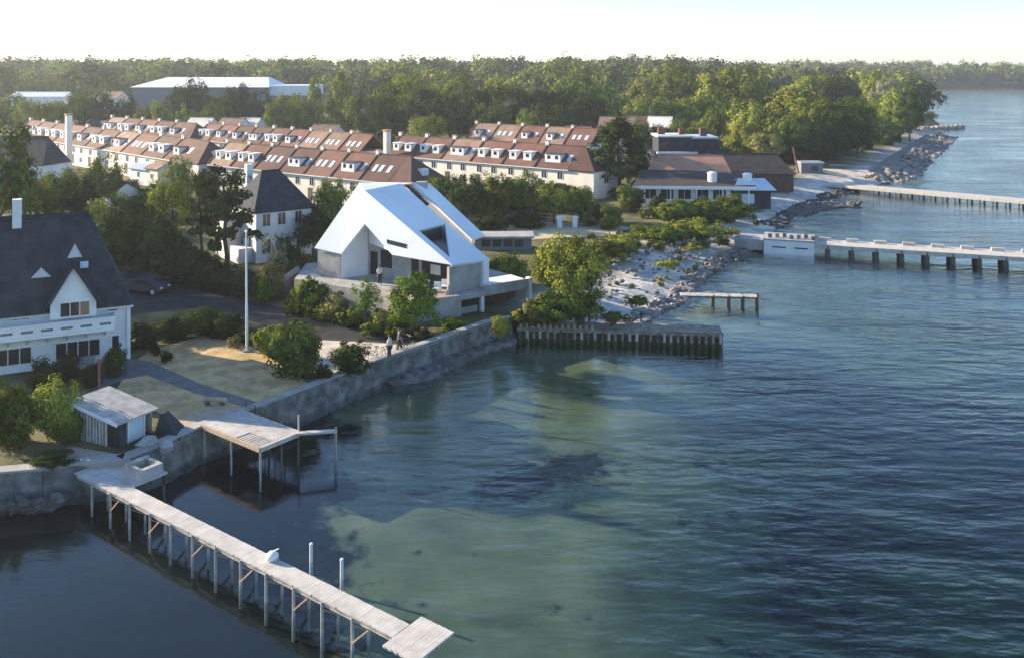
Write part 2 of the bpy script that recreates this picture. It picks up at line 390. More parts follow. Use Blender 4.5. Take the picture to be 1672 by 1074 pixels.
def seabed_mat():
    m = bpy.data.materials.new('seabed_sand_and_eelgrass'); m.use_nodes = True; nt = m.node_tree; b = nt.nodes['Principled BSDF']
    b.inputs['Roughness'].default_value = 1; b.inputs['Specular IOR Level'].default_value = 0
    geo = nt.nodes.new('ShaderNodeNewGeometry')
    def noise(s, d=6, st=(1, 1, 1)):
        mp = nt.nodes.new('ShaderNodeMapping'); mp.inputs['Scale'].default_value = st
        nt.links.new(geo.outputs['Position'], mp.inputs[0])
        n = nt.nodes.new('ShaderNodeTexNoise'); n.inputs['Scale'].default_value = s; n.inputs['Detail'].default_value = d
        nt.links.new(mp.outputs[0], n.inputs['Vector']); return n
    a = noise(0.35, 8)
    r = nt.nodes.new('ShaderNodeValToRGB'); e = r.color_ramp.elements
    e[0].position = 0.3; e[0].color = (0.235, 0.23, 0.14, 1); e[1].position = 0.72; e[1].color = (0.13, 0.14, 0.085, 1)
    nt.links.new(a.outputs['Fac'], r.inputs[0])
    # eelgrass: thin near the shore, dense further out
    g = noise(0.16, 7, (1, 1.5, 1)); sx = nt.nodes.new('ShaderNodeSeparateXYZ'); nt.links.new(geo.outputs['Position'], sx.inputs[0])
    mr = nt.nodes.new('ShaderNodeMapRange'); mr.inputs['From Min'].default_value = -1.0; mr.inputs['From Max'].default_value = -4.0
    mr.inputs['To Min'].default_value = -0.12; mr.inputs['To Max'].default_value = 0.12
    nt.links.new(sx.outputs['Z'], mr.inputs['Value'])
    at = nt.nodes.new('ShaderNodeAttribute'); at.attribute_name = 'weed'; sp_ = nt.nodes.new('ShaderNodeSeparateColor'); nt.links.new(at.outputs['Color'], sp_.inputs[0])
    fine = noise(0.9, 8); bed = nt.nodes.new('ShaderNodeMath'); bed.operation = 'MULTIPLY_ADD'; bed.inputs[1].default_value = 0.60
    nt.links.new(sp_.outputs[0], bed.inputs[0])
    fm = nt.nodes.new('ShaderNodeMath'); fm.operation = 'MULTIPLY_ADD'; fm.inputs[1].default_value = 1.0; fm.inputs[2].default_value = -0.27; nt.links.new(fine.outputs['Fac'], fm.inputs[0]); nt.links.new(fm.outputs[0], bed.inputs[2])
    ad0 = nt.nodes.new('ShaderNodeMath'); nt.links.new(g.outputs['Fac'], ad0.inputs[0]); nt.links.new(mr.outputs[0], ad0.inputs[1])
    ad = nt.nodes.new('ShaderNodeMath'); ad.operation = 'MAXIMUM'; nt.links.new(ad0.outputs[0], ad.inputs[0]); nt.links.new(bed.outputs[0], ad.inputs[1])
    gr = nt.nodes.new('ShaderNodeValToRGB'); gr.color_ramp.elements[0].position = 0.50; gr.color_ramp.elements[1].position = 0.72
    nt.links.new(ad.outputs[0], gr.inputs[0])
    mx = nt.nodes.new('ShaderNodeMixRGB'); mx.inputs[2].default_value = (0.013, 0.019, 0.021, 1)
    nt.links.new(gr.outputs[0], mx.inputs[0]); nt.links.new(r.outputs[0], mx.inputs[1])
    nt.links.new(mx.outputs[0], b.inputs['Base Color'])
    return m
me.materials.append(seabed_mat())
o = bpy.data.objects.new('seabed', me); col.objects.link(o)
tag(o, 'green sandy sea bed with dark eelgrass seen through shallow water', 'sea bed', kind='structure')

def water_mat():
    m = bpy.data.materials.new('sea_water'); m.use_nodes = True; nt = m.node_tree
    nt.nodes.remove(nt.nodes['Principled BSDF']); out = nt.nodes['Material Output']
    geo = nt.nodes.new('ShaderNodeNewGeometry')
    def noise(s, st, d=4, rot=0.0):
        mp = nt.nodes.new('ShaderNodeMapping'); mp.inputs['Scale'].default_value = st; mp.inputs['Rotation'].default_value = (0, 0, rot)
        nt.links.new(geo.outputs['Position'], mp.inputs[0])
        n = nt.nodes.new('ShaderNodeTexNoise'); n.inputs['Scale'].default_value = s; n.inputs['Detail'].default_value = d
        nt.links.new(mp.outputs[0], n.inputs['Vector']); return n
    n1 = noise(0.9, (0.55, 1.3, 1), 5, 0.25); n2 = noise(0.22, (0.6, 1.5, 1), 4, -0.2); n3 = noise(0.045, (0.7, 1.6, 1), 3, 0.1)
    mul = nt.nodes.new('ShaderNodeMath'); mul.operation = 'MULTIPLY_ADD'; mul.inputs[1].default_value = 2.2
    nt.links.new(n2.outputs['Fac'], mul.inputs[0]); nt.links.new(n1.outputs['Fac'], mul.inputs[2])
    # wind lanes: ripples are weaker in some lanes
    lane = nt.nodes.new('ShaderNodeMapRange'); lane.inputs['From Min'].default_value = 0.35; lane.inputs['From Max'].default_value = 0.62
    lane.inputs['To Min'].default_value = 0.25; lane.inputs['To Max'].default_value = 1.0
    nt.links.new(n3.outputs['Fac'], lane.inputs['Value'])
    bp = nt.nodes.new('ShaderNodeBump'); bp.inputs['Distance'].default_value = 0.2
    vd = nt.nodes.new('ShaderNodeVectorMath'); vd.operation = 'DISTANCE'; vd.inputs[1].default_value = (6.0, 67.0, 0); nt.links.new(geo.outputs['Position'], vd.inputs[0])
    lee = nt.nodes.new('ShaderNodeMapRange'); lee.inputs['From Min'].default_value = 3.0; lee.inputs['From Max'].default_value = 17.0; lee.inputs['To Min'].default_value = 0.4; lee.inputs['To Max'].default_value = 1.0   # lee of the pier
    nt.links.new(vd.outputs['Value'], lee.inputs['Value'])
    sxy = nt.nodes.new('ShaderNodeSeparateXYZ'); nt.links.new(geo.outputs['Position'], sxy.inputs[0])
    cove = nt.nodes.new('ShaderNodeMapRange'); cove.inputs['From Min'].default_value = -11.0; cove.inputs['From Max'].default_value = 4.0; cove.inputs['To Min'].default_value = 0.10; cove.inputs['To Max'].default_value = 1.0   # sheltered cove by the piers
    nt.links.new(sxy.outputs['X'], cove.inputs['Value'])
    mn_ = nt.nodes.new('ShaderNodeMath'); mn_.operation = 'MINIMUM'; nt.links.new(cove.outputs[0], mn_.inputs[0]); nt.links.new(lee.outputs[0], mn_.inputs[1])
    st_ = nt.nodes.new('ShaderNodeMath'); st_.operation = 'MULTIPLY'; nt.links.new(lane.outputs[0], st_.inputs[0]); nt.links.new(mn_.outputs[0], st_.inputs[1])
    nt.links.new(mul.outputs[0], bp.inputs['Height']); nt.links.new(st_.outputs[0], bp.inputs['Strength'])
    dot = nt.nodes.new('ShaderNodeVectorMath'); dot.operation = 'DOT_PRODUCT'
    nt.links.new(geo.outputs['Incoming'], dot.inputs[0]); nt.links.new(bp.outputs[0], dot.inputs[1])
    ab = nt.nodes.new('ShaderNodeMath'); ab.operation = 'ABSOLUTE'; nt.links.new(dot.outputs['Value'], ab.inputs[0])
    om = nt.nodes.new('ShaderNodeMath'); om.operation = 'SUBTRACT'; om.inputs[0].default_value = 1.0; nt.links.new(ab.outputs[0], om.inputs[1])
    pw = nt.nodes.new('ShaderNodeMath'); pw.operation = 'POWER'; pw.inputs[1].default_value = 5; nt.links.new(om.outputs[0], pw.inputs[0])
    fr = nt.nodes.new('ShaderNodeMath'); fr.operation = 'MULTIPLY_ADD'; fr.inputs[1].default_value = 0.98; fr.inputs[2].default_value = 0.028; fr.use_clamp = True
    nt.links.new(pw.outputs[0], fr.inputs[0])
    tr = nt.nodes.new('ShaderNodeBsdfTransparent'); tr.inputs[0].default_value = (0.97, 0.985, 0.985, 1)
    gl = nt.nodes.new('ShaderNodeBsdfGlossy'); gl.inputs['Roughness'].default_value = 0.09; gl.inputs[0].default_value = (1, 1, 1, 1)
    nt.links.new(bp.outputs[0], gl.inputs['Normal'])
    mx = nt.nodes.new('ShaderNodeMixShader')
    nt.links.new(fr.outputs[0], mx.inputs[0]); nt.links.new(tr.outputs[0], mx.inputs[1]); nt.links.new(gl.outputs[0], mx.inputs[2])
    nt.links.new(mx.outputs[0], out.inputs['Surface'])
    va = nt.nodes.new('ShaderNodeVolumeAbsorption'); va.inputs['Color'].default_value = (0.0, 0.38, 0.34, 1); va.inputs['Density'].default_value = 0.17
    nt.links.new(va.outputs[0], out.inputs['Volume'])
    return m
o = MB().box(-5400, 6400, -40, 6000, -5.0, 0).build('water', water_mat())
tag(o, 'calm blue-green sea with small ripples', 'water', kind='structure')

def sheet(name, px, z, m, label, cat='ground'):
    vs = [P(a, b, z) for a, b in px]
    tris = geometry.tessellate_polygon([vs])
    f = []
    for t in tris:
        a, b, c = (vs[i] for i in t); f.append(t if (b - a).cross(c - a).z > 0 else t[::-1])
    return tag(MB().add(vs, f).build(name, m), label, cat, kind='structure')
sheet('road', [(60, 415), (195, 438), (300, 463), (420, 493), (560, 528), (680, 552), (665, 562), (600, 557), (520, 554), (440, 536), (380, 513), (330, 502), (205, 514), (60, 470)], LZ + .008, 'road', 'dark asphalt lane running down to the shore', 'road')
sheet('gravel_yard', [(515, 590), (523, 555), (600, 558.5), (665, 563.5), (715, 551), (792, 527), (801, 528.5), (700, 564), (608, 594), (540, 618)], LZ + .012, 'sand', 'pale sunlit gravel at the foot of the lane', 'path')
sheet('lawn', [(215, 592), (250, 570), (330, 548), (400, 560), (480, 606), (505, 628), (436, 659), (330, 692), (290, 690), (225, 655), (185, 645)], LZ + .004, 'lawn', 'dry beige lawn beside the sea wall', 'lawn')
sheet('garden_path', [(150, 640), (160, 612), (205, 583), (245, 590), (330, 627), (432, 660), (414, 667), (320, 642), (240, 612), (205, 618)], LZ + .016, 'path', 'blue-grey path crossing the dry lawn', 'path')
sheet('meadow', [(760, 396), (800, 372), (880, 362), (990, 366), (1030, 372), (1010, 384), (900, 389), (800, 397)], LZ + .02, 'meadow', 'strip of dry yellow meadow behind the beach', 'meadow')

# ------------------------------------------------------------------ vegetation builders
def leaf_mesh(name, centers, nper, crad, lsize, m, seed, outward=0.6, flat=1.0, ow=1.2):
    """small leaf faces gathered in clumps round the given centres (x, y, z, size factor)"""
    g = np.random.default_rng(seed)
    c = np.repeat(np.asarray(centers, float), nper, 0); n = len(c)
    d = g.normal(size=(n, 3)); d /= np.linalg.norm(d, axis=1)[:, None]
    r = g.random(n) ** 0.45
    pos = c[:, :3] + d * np.array([1, 1, flat]) * (crad * c[:, 3] * r)[:, None]
    out_ = pos - np.array([0, 0, 0.45]); out_ = out_ / (np.linalg.norm(out_, axis=1)[:, None] + 1e-6)
    nrm = d * outward + out_ * ow + g.normal(size=(n, 3)) * 0.38 + np.array([0, 0, 0.15]); nrm /= np.linalg.norm(nrm, axis=1)[:, None]
    t = np.cross(nrm, g.normal(size=(n, 3))); t /= np.linalg.norm(t, axis=1)[:, None]
    b = np.cross(nrm, t)
    s = lsize * g.uniform(0.6, 1.3, n)[:, None]
    v = np.stack([pos - t * s * .5, pos + b * s * .38, pos + t * s * .6, pos - b * s * .38], 1).reshape(-1, 3)
    me = bpy.data.meshes.new(name)
    me.vertices.add(len(v)); me.vertices.foreach_set('co', v.ravel())
    me.loops.add(4 * n); me.loops.foreach_set('vertex_index', np.arange(4 * n))
    me.polygons.add(n); me.polygons.foreach_set('loop_start', np.arange(0, 4 * n, 4)); me.polygons.foreach_set('loop_total', np.full(n, 4))
    me.update(); me.validate()
    if m: me.materials.append(M[m])
    return me
def ell_centers(g, n, rx, ry, rz, zc, shell=0.55, jag=0.18, low=-1.0, lobes=6):
    out = []
    lob = [(g.normal(size=3), g.uniform(-jag, jag * 1.4)) for _ in range(lobes)]
    lob = [(a / np.linalg.norm(a), b) for a, b in lob]
    while len(out) < n:
        d = g.normal(size=3); d /= np.linalg.norm(d)
        if d[2] < low: continue
        k = 1 + sum(b * max(0, d @ a) ** 3 for a, b in lob)
        r = (shell + (1 - shell) * g.random()) * k * g.uniform(0.88, 1.06)
        out.append((d[0] * rx * r, d[1] * ry * r, zc + d[2] * rz * r, g.uniform(0.7, 1.3)))
    return out
def trunk_mesh(name, h, r, g, limbs=5, lean=0.0, top=0.6, spread=0.25, m='bark'):
    b = MB(); p = Vector((0, 0, -0.15)); pr = r * 1.25
    segs = 5; q = []
    for i in range(1, segs + 1):
        t = i / segs; np_ = Vector((lean * t * h + g.uniform(-.02, .02) * h, g.uniform(-.02, .02) * h, top * h * t)); nr = r * (1 - 0.6 * t)
        b.tube(p, np_, pr, nr, 7); p, pr = np_, nr; q.append((p, pr))
    for i in range(limbs):
        s, rr = q[min(segs - 1, 1 + i % (segs - 1))]
        a = 2 * math.pi * i / limbs + g.uniform(-.4, .4)
        e = s + Vector((math.cos(a) * spread * h, math.sin(a) * spread * h, h * g.uniform(.12, .28)))
        mid = (s + e) / 2 + Vector((0, 0, -.02 * h))
        b.tube(s, mid, rr * .6, rr * .4, 5); b.tube(mid, e, rr * .4, rr * .12, 5)
    me = b.mesh(name); me.materials.append(M[m]); return me
PROTO = {}
def proto(kind, var):
    """unit-height tree: (trunk mesh, crown mesh), height 1, crown radius about 0.5 in x and y"""
    k = (kind, var)
    if k in PROTO: return PROTO[k]
    seed = sum(ord(ch) for ch in kind) * 31 + var * 7
    g = np.random.default_rng(seed)
    if kind == 'broad':
        c = ell_centers(g, 95, .44, .44, .40, .58, .5, .3, -.8, 8)
        cr = leaf_mesh('crown', c, 75, .105, .036, None, seed); tr = trunk_mesh('trunk', 1, .03, g)
    elif kind == 'tall':
        c = []
        for i in range(90):
            t = g.random(); zz = .1 + .88 * t; w = .42 * math.sin(math.pi * min(1, (t * .9 + .1))) ** .6 * (1 - .25 * t); a = g.random() * 6.28; rr = w * g.uniform(.5, 1.05)
            c.append((rr * math.cos(a), rr * math.sin(a), zz, g.uniform(.7, 1.2)))
        cr = leaf_mesh('crown', c, 75, .10, .034, None, seed, flat=.8); tr = trunk_mesh('trunk', 1, .022, g, 4, top=.7, spread=.12)
    elif kind == 'bush':
        c = ell_centers(g, 80, .42, .42, .50, .44, .45, .25, -1, 6); c = [(x_, y_, max(z_, .06), k_) for x_, y_, z_, k_ in c]
        cr = leaf_mesh('crown', c, 80, .13, .055, None, seed); tr = trunk_mesh('trunk', 1, .035, g, 5, top=.45, spread=.25)
    elif kind == 'pine':
        c = []
        for i in range(16):
            t = i / 15; zz = .30 + .62 * t; a = i * 2.4 + g.uniform(-.5, .5); rr = (.42 * (1 - t * .55)) * g.uniform(.35, 1)
            for j in range(4):
                c.append((rr * math.cos(a) + g.normal() * .07, rr * math.sin(a) + g.normal() * .07, zz + g.normal() * .02, g.uniform(.6, 1.2)))
        cr = leaf_mesh('crown', c, 75, .095, .032, None, seed, flat=.5); tr = trunk_mesh('trunk', 1, .028, g, 8, lean=.05, top=.86, spread=.22)
    elif kind == 'conifer':
        c = []
        for i in range(120):
            t = g.random() ** .8; zz = .05 + .93 * t; w = .48 * (1 - t) ** .65 + .03; a = g.random() * 6.28; rr = w * g.uniform(.45, 1.05)
            c.append((rr * math.cos(a), rr * math.sin(a), zz, g.uniform(.6, 1.2)))
        cr = leaf_mesh('crown', c, 75, .09, .032, None, seed, flat=.7); tr = trunk_mesh('trunk', 1, .03, g, 5, top=.85, spread=.15)
    elif kind == 'sparse':
        c = ell_centers(g, 48, .44, .44, .42, .56, .35, .35, -.9, 8)
        cr = leaf_mesh('crown', c, 50, .095, .036, None, seed); tr = trunk_mesh('trunk', 1, .02, g, 8, top=.75, spread=.28)
    elif kind == 'far':
        c = ell_centers(g, 45, .44, .44, .40, .58, .55, .3, -.6, 7)
        cr = leaf_mesh('crown', c, 40, .14, .07, None, seed); tr = trunk_mesh('trunk', 1, .03, g, 3)
    elif kind == 'plant':
        c = []
        for i in range(26):
            a = g.random() * 6.28; rr = .4 * g.random() ** .6; c.append((rr * math.cos(a), rr * math.sin(a), g.uniform(.08, .85) * (1 - rr * .8), g.uniform(.7, 1.2)))
        cr = leaf_mesh('crown', c, 55, .15, .085, None, seed); tr = trunk_mesh('trunk', 1, .025, g, 6, top=.5, spread=.25)
    PROTO[k] = (tr, cr)
    return PROTO[k]
CROWNS = {}
TREES = []
def tree(kind, var, leaf, x, y, h, w, label, cat='tree', name=None, z=None, rot=None, group=None, trunk='bark', wy=None):
    """a thing: Empty > trunk, crown; crown meshes are shared, scaled to height h and width w"""
    tr, cr = proto(kind, var)
    key = (kind, var, leaf)
    if key not in CROWNS:
        cm = cr.copy(); cm.materials.clear(); cm.materials.append(M[leaf]); CROWNS[key] = cm
    if z is None: z = gz(x, y)
    nm = name or {'bush': 'bush', 'plant': 'garden_plant', 'conifer': 'conifer_tree', 'pine': 'pine_tree'}.get(kind, 'broadleaf_tree')
    e = thing(nm, label, cat, (x, y, z), group)
    rz = rnd.random() * 6.28 if rot is None else rot
    e.rotation_euler = (0, 0, rz); e.scale = (w, (wy or w), h)
    for n, mesh in (('trunk', tr), ('crown', CROWNS[key])):
        c = bpy.data.objects.new(n, mesh); col.objects.link(c); c.parent = e
    TREES.append((x, y, h, w))
    return e
def ptree(kind, var, leaf, px, ytop, ybase, wpx, label, **kw):
    """placed by the pixel of its foot on the ground and of its top"""
    b = P(px, ybase); Y = b.y; h = (CZ - (ytop - HY) * Y / F) - LZ
    return tree(kind, var, leaf, b.x, Y, h, wpx * Y / F / 0.98, label, z=LZ, **kw)
def ytree(kind, var, leaf, px, ytop, Y, wpx, label, **kw):
    """placed by its distance and its top, where the foot is hidden"""
    X = (px - CX) / F * Y; z = gz(X, Y); h = (CZ - (ytop - HY) * Y / F) - z
    return tree(kind, var, leaf, X, Y, h, wpx * Y / F / 0.98, label, z=z, **kw)

# ------------------------------------------------------------------ buildings
def window(parent, fr, x, z, w, h, y=0.0, m='white', mull=1, name='window'):
    """window on a wall whose outer face is y = 0 and whose outside is -y: frame with sill (part) and panes (sub-parts)"""
    b = MB(); t = .07
    b.box(x - w / 2 - t, x + w / 2 + t, y - .05, y + .04, z - t, z, fr); b.box(x - w / 2 - t, x + w / 2 + t, y - .05, y + .04, z + h, z + h + t, fr)
    b.box(x - w / 2 - t, x - w / 2, y - .05, y + .04, z, z + h, fr); b.box(x + w / 2, x + w / 2 + t, y - .05, y + .04, z, z + h, fr)
    for i in range(mull): b.box(x - w / 2 + w * (i + 1) / (mull + 1) - .03, x - w / 2 + w * (i + 1) / (mull + 1) + .03, y - .045, y + .03, z, z + h, fr)
    o = b.build(name, m, parent)
    for i in range(mull + 1):
        a = x - w / 2 + w * i / (mull + 1); c = x - w / 2 + w * (i + 1) / (mull + 1)
        MB().box(a + .03, c - .03, y - .018, y + .02, z, z + h, fr).build('pane', 'glass', o)
    return o
def gable_house(e, fr, L, D, ze, zr, wallm, roofm, hip0=0.0, hip1=0.0, over=.35, ridge_frac=.5, th=.18):
    """walls and roof in frame fr: x 0..L along the front, y 0..D backwards, ridge along x; hip0/hip1 = ridge inset at the ends"""
    yr = D * ridge_frac; b = MB()
    b.box(0, L, 0, D, -.6, ze - (.22 if hip0 or hip1 else 0), fr)
    s = (zr - ze) / yr; zi = zr - .12
    if not hip0: b.add([fr(0, .03, ze), fr(0, D - .03, ze), fr(0, yr, zi), fr(.2, .03, ze), fr(.2, D - .03, ze), fr(.2, yr, zi)], [(0, 2, 1), (3, 4, 5), (0, 3, 5, 2), (1, 2, 5, 4), (0, 1, 4, 3)])
    if not hip1: b.add([fr(L, .03, ze), fr(L, D - .03, ze), fr(L, yr, zi), fr(L - .2, .03, ze), fr(L - .2, D - .03, ze), fr(L - .2, yr, zi)], [(0, 1, 2), (3, 5, 4), (0, 2, 5, 3), (1, 4, 5, 2), (0, 3, 4, 1)])
    wall = b.build('wall', wallm, e)
    zo = ze - over * s; s2 = (zr - ze) / (D - yr); zo2 = ze - over * s2
    r = MB(); A0 = fr(-over * (1 if hip0 else .6), -over, zo); A1 = fr(L + over * (1 if hip1 else .6), -over, zo)
    B0 = fr(-over * (1 if hip0 else .6), D + over, zo2); B1 = fr(L + over * (1 if hip1 else .6), D + over, zo2)
    R0 = fr(hip0 if hip0 else -over * .6, yr, zr); R1 = fr(L - hip1 if hip1 else L + over * .6, yr, zr)
    r.slab([A0, A1, R1, R0], th, (0, 0, 1)); r.slab([B1, B0, R0, R1], th, (0, 0, 1))
    if hip0: r.slab([B0, A0, R0], th, (0, 0, 1))
    if hip1: r.slab([A1, B1, R1], th, (0, 0, 1))
    roof = r.build('roof', roofm, e)
    MB().tube(Vector(R0) + Vector((0, 0, .02)), Vector(R1) + Vector((0, 0, .02)), .12, .12, 6).build('ridge_cap', roofm, roof)
    return wall, roof

# ---- terraced houses: one prototype set per kind, copied along each terrace
TW, TD, TE, TR = 6.3, 8.0, 4.5, 7.8
def copy_tree_obj(o, parent=None):
    c = o.copy(); col.objects.link(c); c.parent = parent
    for ch in o.children: copy_tree_obj(ch, c)
    return c
def make_terrace(kind, tile):
    e = thing('terraced_house', 'x', 'house', (0, 0, 0))
    fr = lambda x, y, z: (x, y, z)
    b = MB(); b.box(0, TW, 0, TD, -.8, TE, fr)
    wall = b.build('wall', 'cream', e)
    yr = TD / 2; s = (TR - TE) / yr; ov = .4; th = .18
    r = MB(); r.slab([(0, -ov, TE - ov * s), (TW, -ov, TE - ov * s), (TW, yr, TR), (0, yr, TR)], th, (0, 0, 1))
    r.slab([(TW, TD + ov, TE - ov * s), (0, TD + ov, TE - ov * s), (0, yr, TR), (TW, yr, TR)], th, (0, 0, 1))
    roof = r.build('roof', tile, e)
    MB().beam((0, yr, TR + .02), (TW, yr, TR + .02), .3, .14).build('ridge_cap', tile, roof)
    pb = MB(); pb.slab([(-.12, -ov, TE - ov * s + .2), (.12, -ov, TE - ov * s + .2), (.12, yr, TR + .2), (-.12, yr, TR + .2)], .35, (0, 0, 1))
    pb.build('party_wall_coping', 'tile2', roof)
    MB().box(.0, TW, -ov - .06, -ov + .08, TE - ov * s - .14, TE - ov * s - .02).build('gutter', 'white', e)
    for x, z in ((1.7, 2.5), (4.6, 2.5), (4.4, .5)): window(e, fr, x, z, .9, 1.15)
    d = MB().box(.8, 1.8, -.04, .05, 0, 2.1).build('door', 'wooddark', e)
    def dormer(x, w):
        z0 = TE + .7; h = 1.3; y0 = (z0 - TE) / s - .1; y1 = (z0 + h - TE) / s + .3
        q = MB().box(x - w / 2, x + w / 2, y0, y1, z0 - .2, z0 + h); dd = q.build('dormer', 'white', e)
        MB().box(x - w / 2 - .12, x + w / 2 + .12, y0 - .15, y1 + .1, z0 + h, z0 + h + .12).build('dormer_roof', 'slate2' if kind != 'two' else 'white', dd)
        n = 2 if w > 1.6 else 1
        for i in range(n):
            cx = x - w / 2 + w * (i + .5) / n
            MB().box(cx - w / n * .2, cx + w / n * .2, y0 - .02, y0 + .03, z0 + .45, z0 + h - .25).build('pane', 'glass', dd)
    def skylight(x, z0):
        y0 = (z0 - TE) / s; y1 = (z0 + .95 - TE) / s
        q = MB().slab([(x - .4, y0, z0 + .06), (x + .4, y0, z0 + .06), (x + .4, y1, z0 + 1.01), (x - .4, y1, z0 + 1.01)], .12, (0, 0, 1)).build('skylight', 'metal', e)
        MB().slab([(x - .3, y0 + .12, z0 + .18), (x + .3, y0 + .12, z0 + .18), (x + .3, y1 - .12, z0 + .93), (x - .3, y1 - .12, z0 + .93)], .03, (0, 0, 1)).build('pane', 'awning', q)
    if kind == 'two': dormer(1.6, 1.35); dormer(4.4, 1.5)
    elif kind == 'wide': dormer(2.8, 2.8); skylight(5.4, TE + .9)
    elif kind == 'one': dormer(2.4, 1.5); skylight(4.8, TE + 1.0)
    elif kind == 'sky': skylight(1.6, TE + .9); skylight(2.9, TE + .9); skylight(4.6, TE + .9)
    c = MB().box(-.3, .3, yr - .3, yr + .3, TR - .6, TR + .55).build('chimney', 'cream', roof)
    MB().box(-.36, .36, yr - .36, yr + .36, TR + .55, TR + .65).build('chimney_cap', 'terra', roof)
    return e
TP = {}
def ordn(i):
    s_ = {1: 'st', 2: 'nd', 3: 'rd'}.get(i % 10 if i not in (11, 12, 13) else 0, 'th'); return ORD[i - 1] if i <= 12 else '%d%s' % (i, s_)
ORD = ['first', 'second', 'third', 'fourth', 'fifth', 'sixth', 'seventh', 'eighth', 'ninth', 'tenth', 'eleventh', 'twelfth']
DESC = {'two': 'twin dormers', 'wide': 'wide dormer', 'one': 'single dormer', 'sky': 'slanted skylights'}
TILE = {'tile1': 'red', 'tile2': 'brown', 'tile3': 'sandy'}
def terrace(a, b, kinds, tiles, where, hip1=None, zo=0.0):
    """a, b: front wall corners (plan) from the left end to the right end as seen from the water"""
    a = Vector((a[0], a[1])); b = Vector((b[0], b[1])); d = (b - a); n = len(kinds); sx = d.length / (n * TW); ang = math.atan2(d.y, d.x)
    for i, (k, t) in enumerate(zip(kinds, tiles)):
        key = (k, t)
        lab = '%s-roofed house with %s, %s in the terrace %s' % (TILE[t], DESC[k], ORD[i], where)
        if key not in TP: TP[key] = make_terrace(k, t); e = TP[key]
        else: e = copy_tree_obj(TP[key])
        p = a + d * (i / n)
        e.location = (p.x, p.y, 2.0 + zo); e.rotation_euler = (0, 0, ang); e.scale = (sx, 1, 1)
        tag(e, lab, 'house', 'terraced houses behind the villas')
    # the hipped or gabled end house
    if hip1:
        p = b; fr0 = frame(p, d, 2.0 + zo)
        e = thing('terraced_house', 'end house with dark hipped roof closing the terrace %s' % where, 'house', (p.x, p.y, 2.0 + zo), 'terraced houses behind the villas')
        L = hip1
        gable_house(e, lambda x, y, z: fr0(x + .02, y, z), L, TD, TE, TR, 'cream' if hip1 < 5 else 'brick', 'tile2', 0.0001, L * .85, .35)
        g = frame(fr0(L + .02, 0, 0), (-d.normalized().y, d.normalized().x), 2.0 + zo)
        window(e, lambda x, y, z: g(x, y, z), TD * .5, 1.9, 1.4, 1.2)
        # dormer on the hip
        q = MB().box(L * .45, L * .85, TD * .5 - .7, TD * .5 + .7, TE + .3, TE + 1.6, fr0).build('dormer', 'white', e)
        MB().box(L * .85, L * .85 + .03, TD * .5 - .5, TD * .5 + .5, TE + .5, TE + 1.4, fr0).build('pane', 'awning', q)
EV = 6.5
def ev(px, py): return P(px, py, EV)
def offs(p, q, k):   # move a front line back from the eave to the wall
    d = (q - p).xy.normalized(); n = Vector((-d.y, d.x)); return (p.xy + n * k, q.xy + n * k)
a, b = offs(ev(338, 266), ev(634, 296), .4); terrace(a, b, ['two', 'two', 'sky', 'wide', 'sky', 'wide', 'sky'], ['tile3', 'tile1', 'tile2', 'tile2', 'tile1', 'tile1', 'tile2'], 'right behind the tent-roofed house', 4.0)
a, b = offs(ev(20, 219), ev(302, 263), .4); terrace(a, b, ['one', 'two', 'two', 'two', 'one', 'two', 'wide', 'sky', 'two', 'one'], ['tile1', 'tile2', 'tile1', 'tile1', 'tile2', 'tile1', 'tile3', 'tile1', 'tile2', 'tile1'], 'running to the left edge', 4.2)
a, b = offs(ev(314, 226), ev(583, 250), .4); terrace(a, b, ['two', 'one', 'one', 'wide', 'two', 'one', 'sky', 'sky', 'sky'], ['tile1', 'tile1', 'tile2', 'tile2', 'tile1', 'tile1', 'tile3', 'tile3', 'tile1'], 'in the second line at the middle')
a, b = offs(ev(157, 213), ev(292, 226), .4); terrace(a, b, ['wide', 'two', 'one', 'two', 'one'], ['tile3', 'tile1', 'tile1', 'tile2', 'tile1'], 'in the second line on the left', 4.0)
a, b = offs(ev(629, 251), ev(928, 275), .4); terrace(a, b, ['two', 'two', 'wide', 'two', 'two', 'wide'], ['tile1', 'tile1', 'tile3', 'tile1', 'tile1', 'tile2'], 'beside the big dark conifer', 4.6)
a, b = offs(ev(20, 190), ev(137, 207), .4); terrace(a, b, ['one', 'two', 'one', 'wide'], ['tile1', 'tile2', 'tile1', 'tile1'], 'at far left below the hall', 3.6)
a, b = offs(ev(760, 226), ev(962, 238), .4); terrace(a, b, ['one', 'sky', 'one', 'one', 'sky'], ['tile3', 'tile3', 'tile1', 'tile3', 'tile1'], 'half hidden behind the conifer terrace')
# free-standing chimneys that rise over the terraces
for px, y0, y1, Y, w, lab in ((112, 186, 250, 190, .8, 'tall cream chimney stack rising beside the left terrace'), (632, 212, 262, 172, .9, 'tall cream chimney stack at the left end of the conifer terrace')):
    t = atY(px, y0, Y); z0 = 2.0
    e = thing('chimney_stack', lab, 'chimney', (t.x, t.y, z0)); fq_ = frame((t.x, t.y), (.78, -.63)); MB().box(-w / 2, w / 2, -.6, .6, z0 - .5, t.z - .35, fq_).build('shaft', 'cream', e)
    MB().box(-w / 2 - .12, w / 2 + .12, -.72, .72, t.z - .35, t.z, fq_).build('cap', 'terra', e)

# ------------------------------------------------------------------ the white villa with the steep slate roof (left edge)
c0 = Vector((-26.8, 66.05)); dl = Vector((.905, .425)).normalized()
LL = 11.0
o0 = c0 - dl * LL
fr = frame(o0, dl, LZ)
e = thing('white_villa', 'white villa with steep dark slate roof and long balcony beside the lawn', 'house', (o0.x, o0.y, LZ))
gable_house(e, fr, LL, 4.4, 4.9, 10.6, 'render', 'slate', 1.6, 2.5, .4)
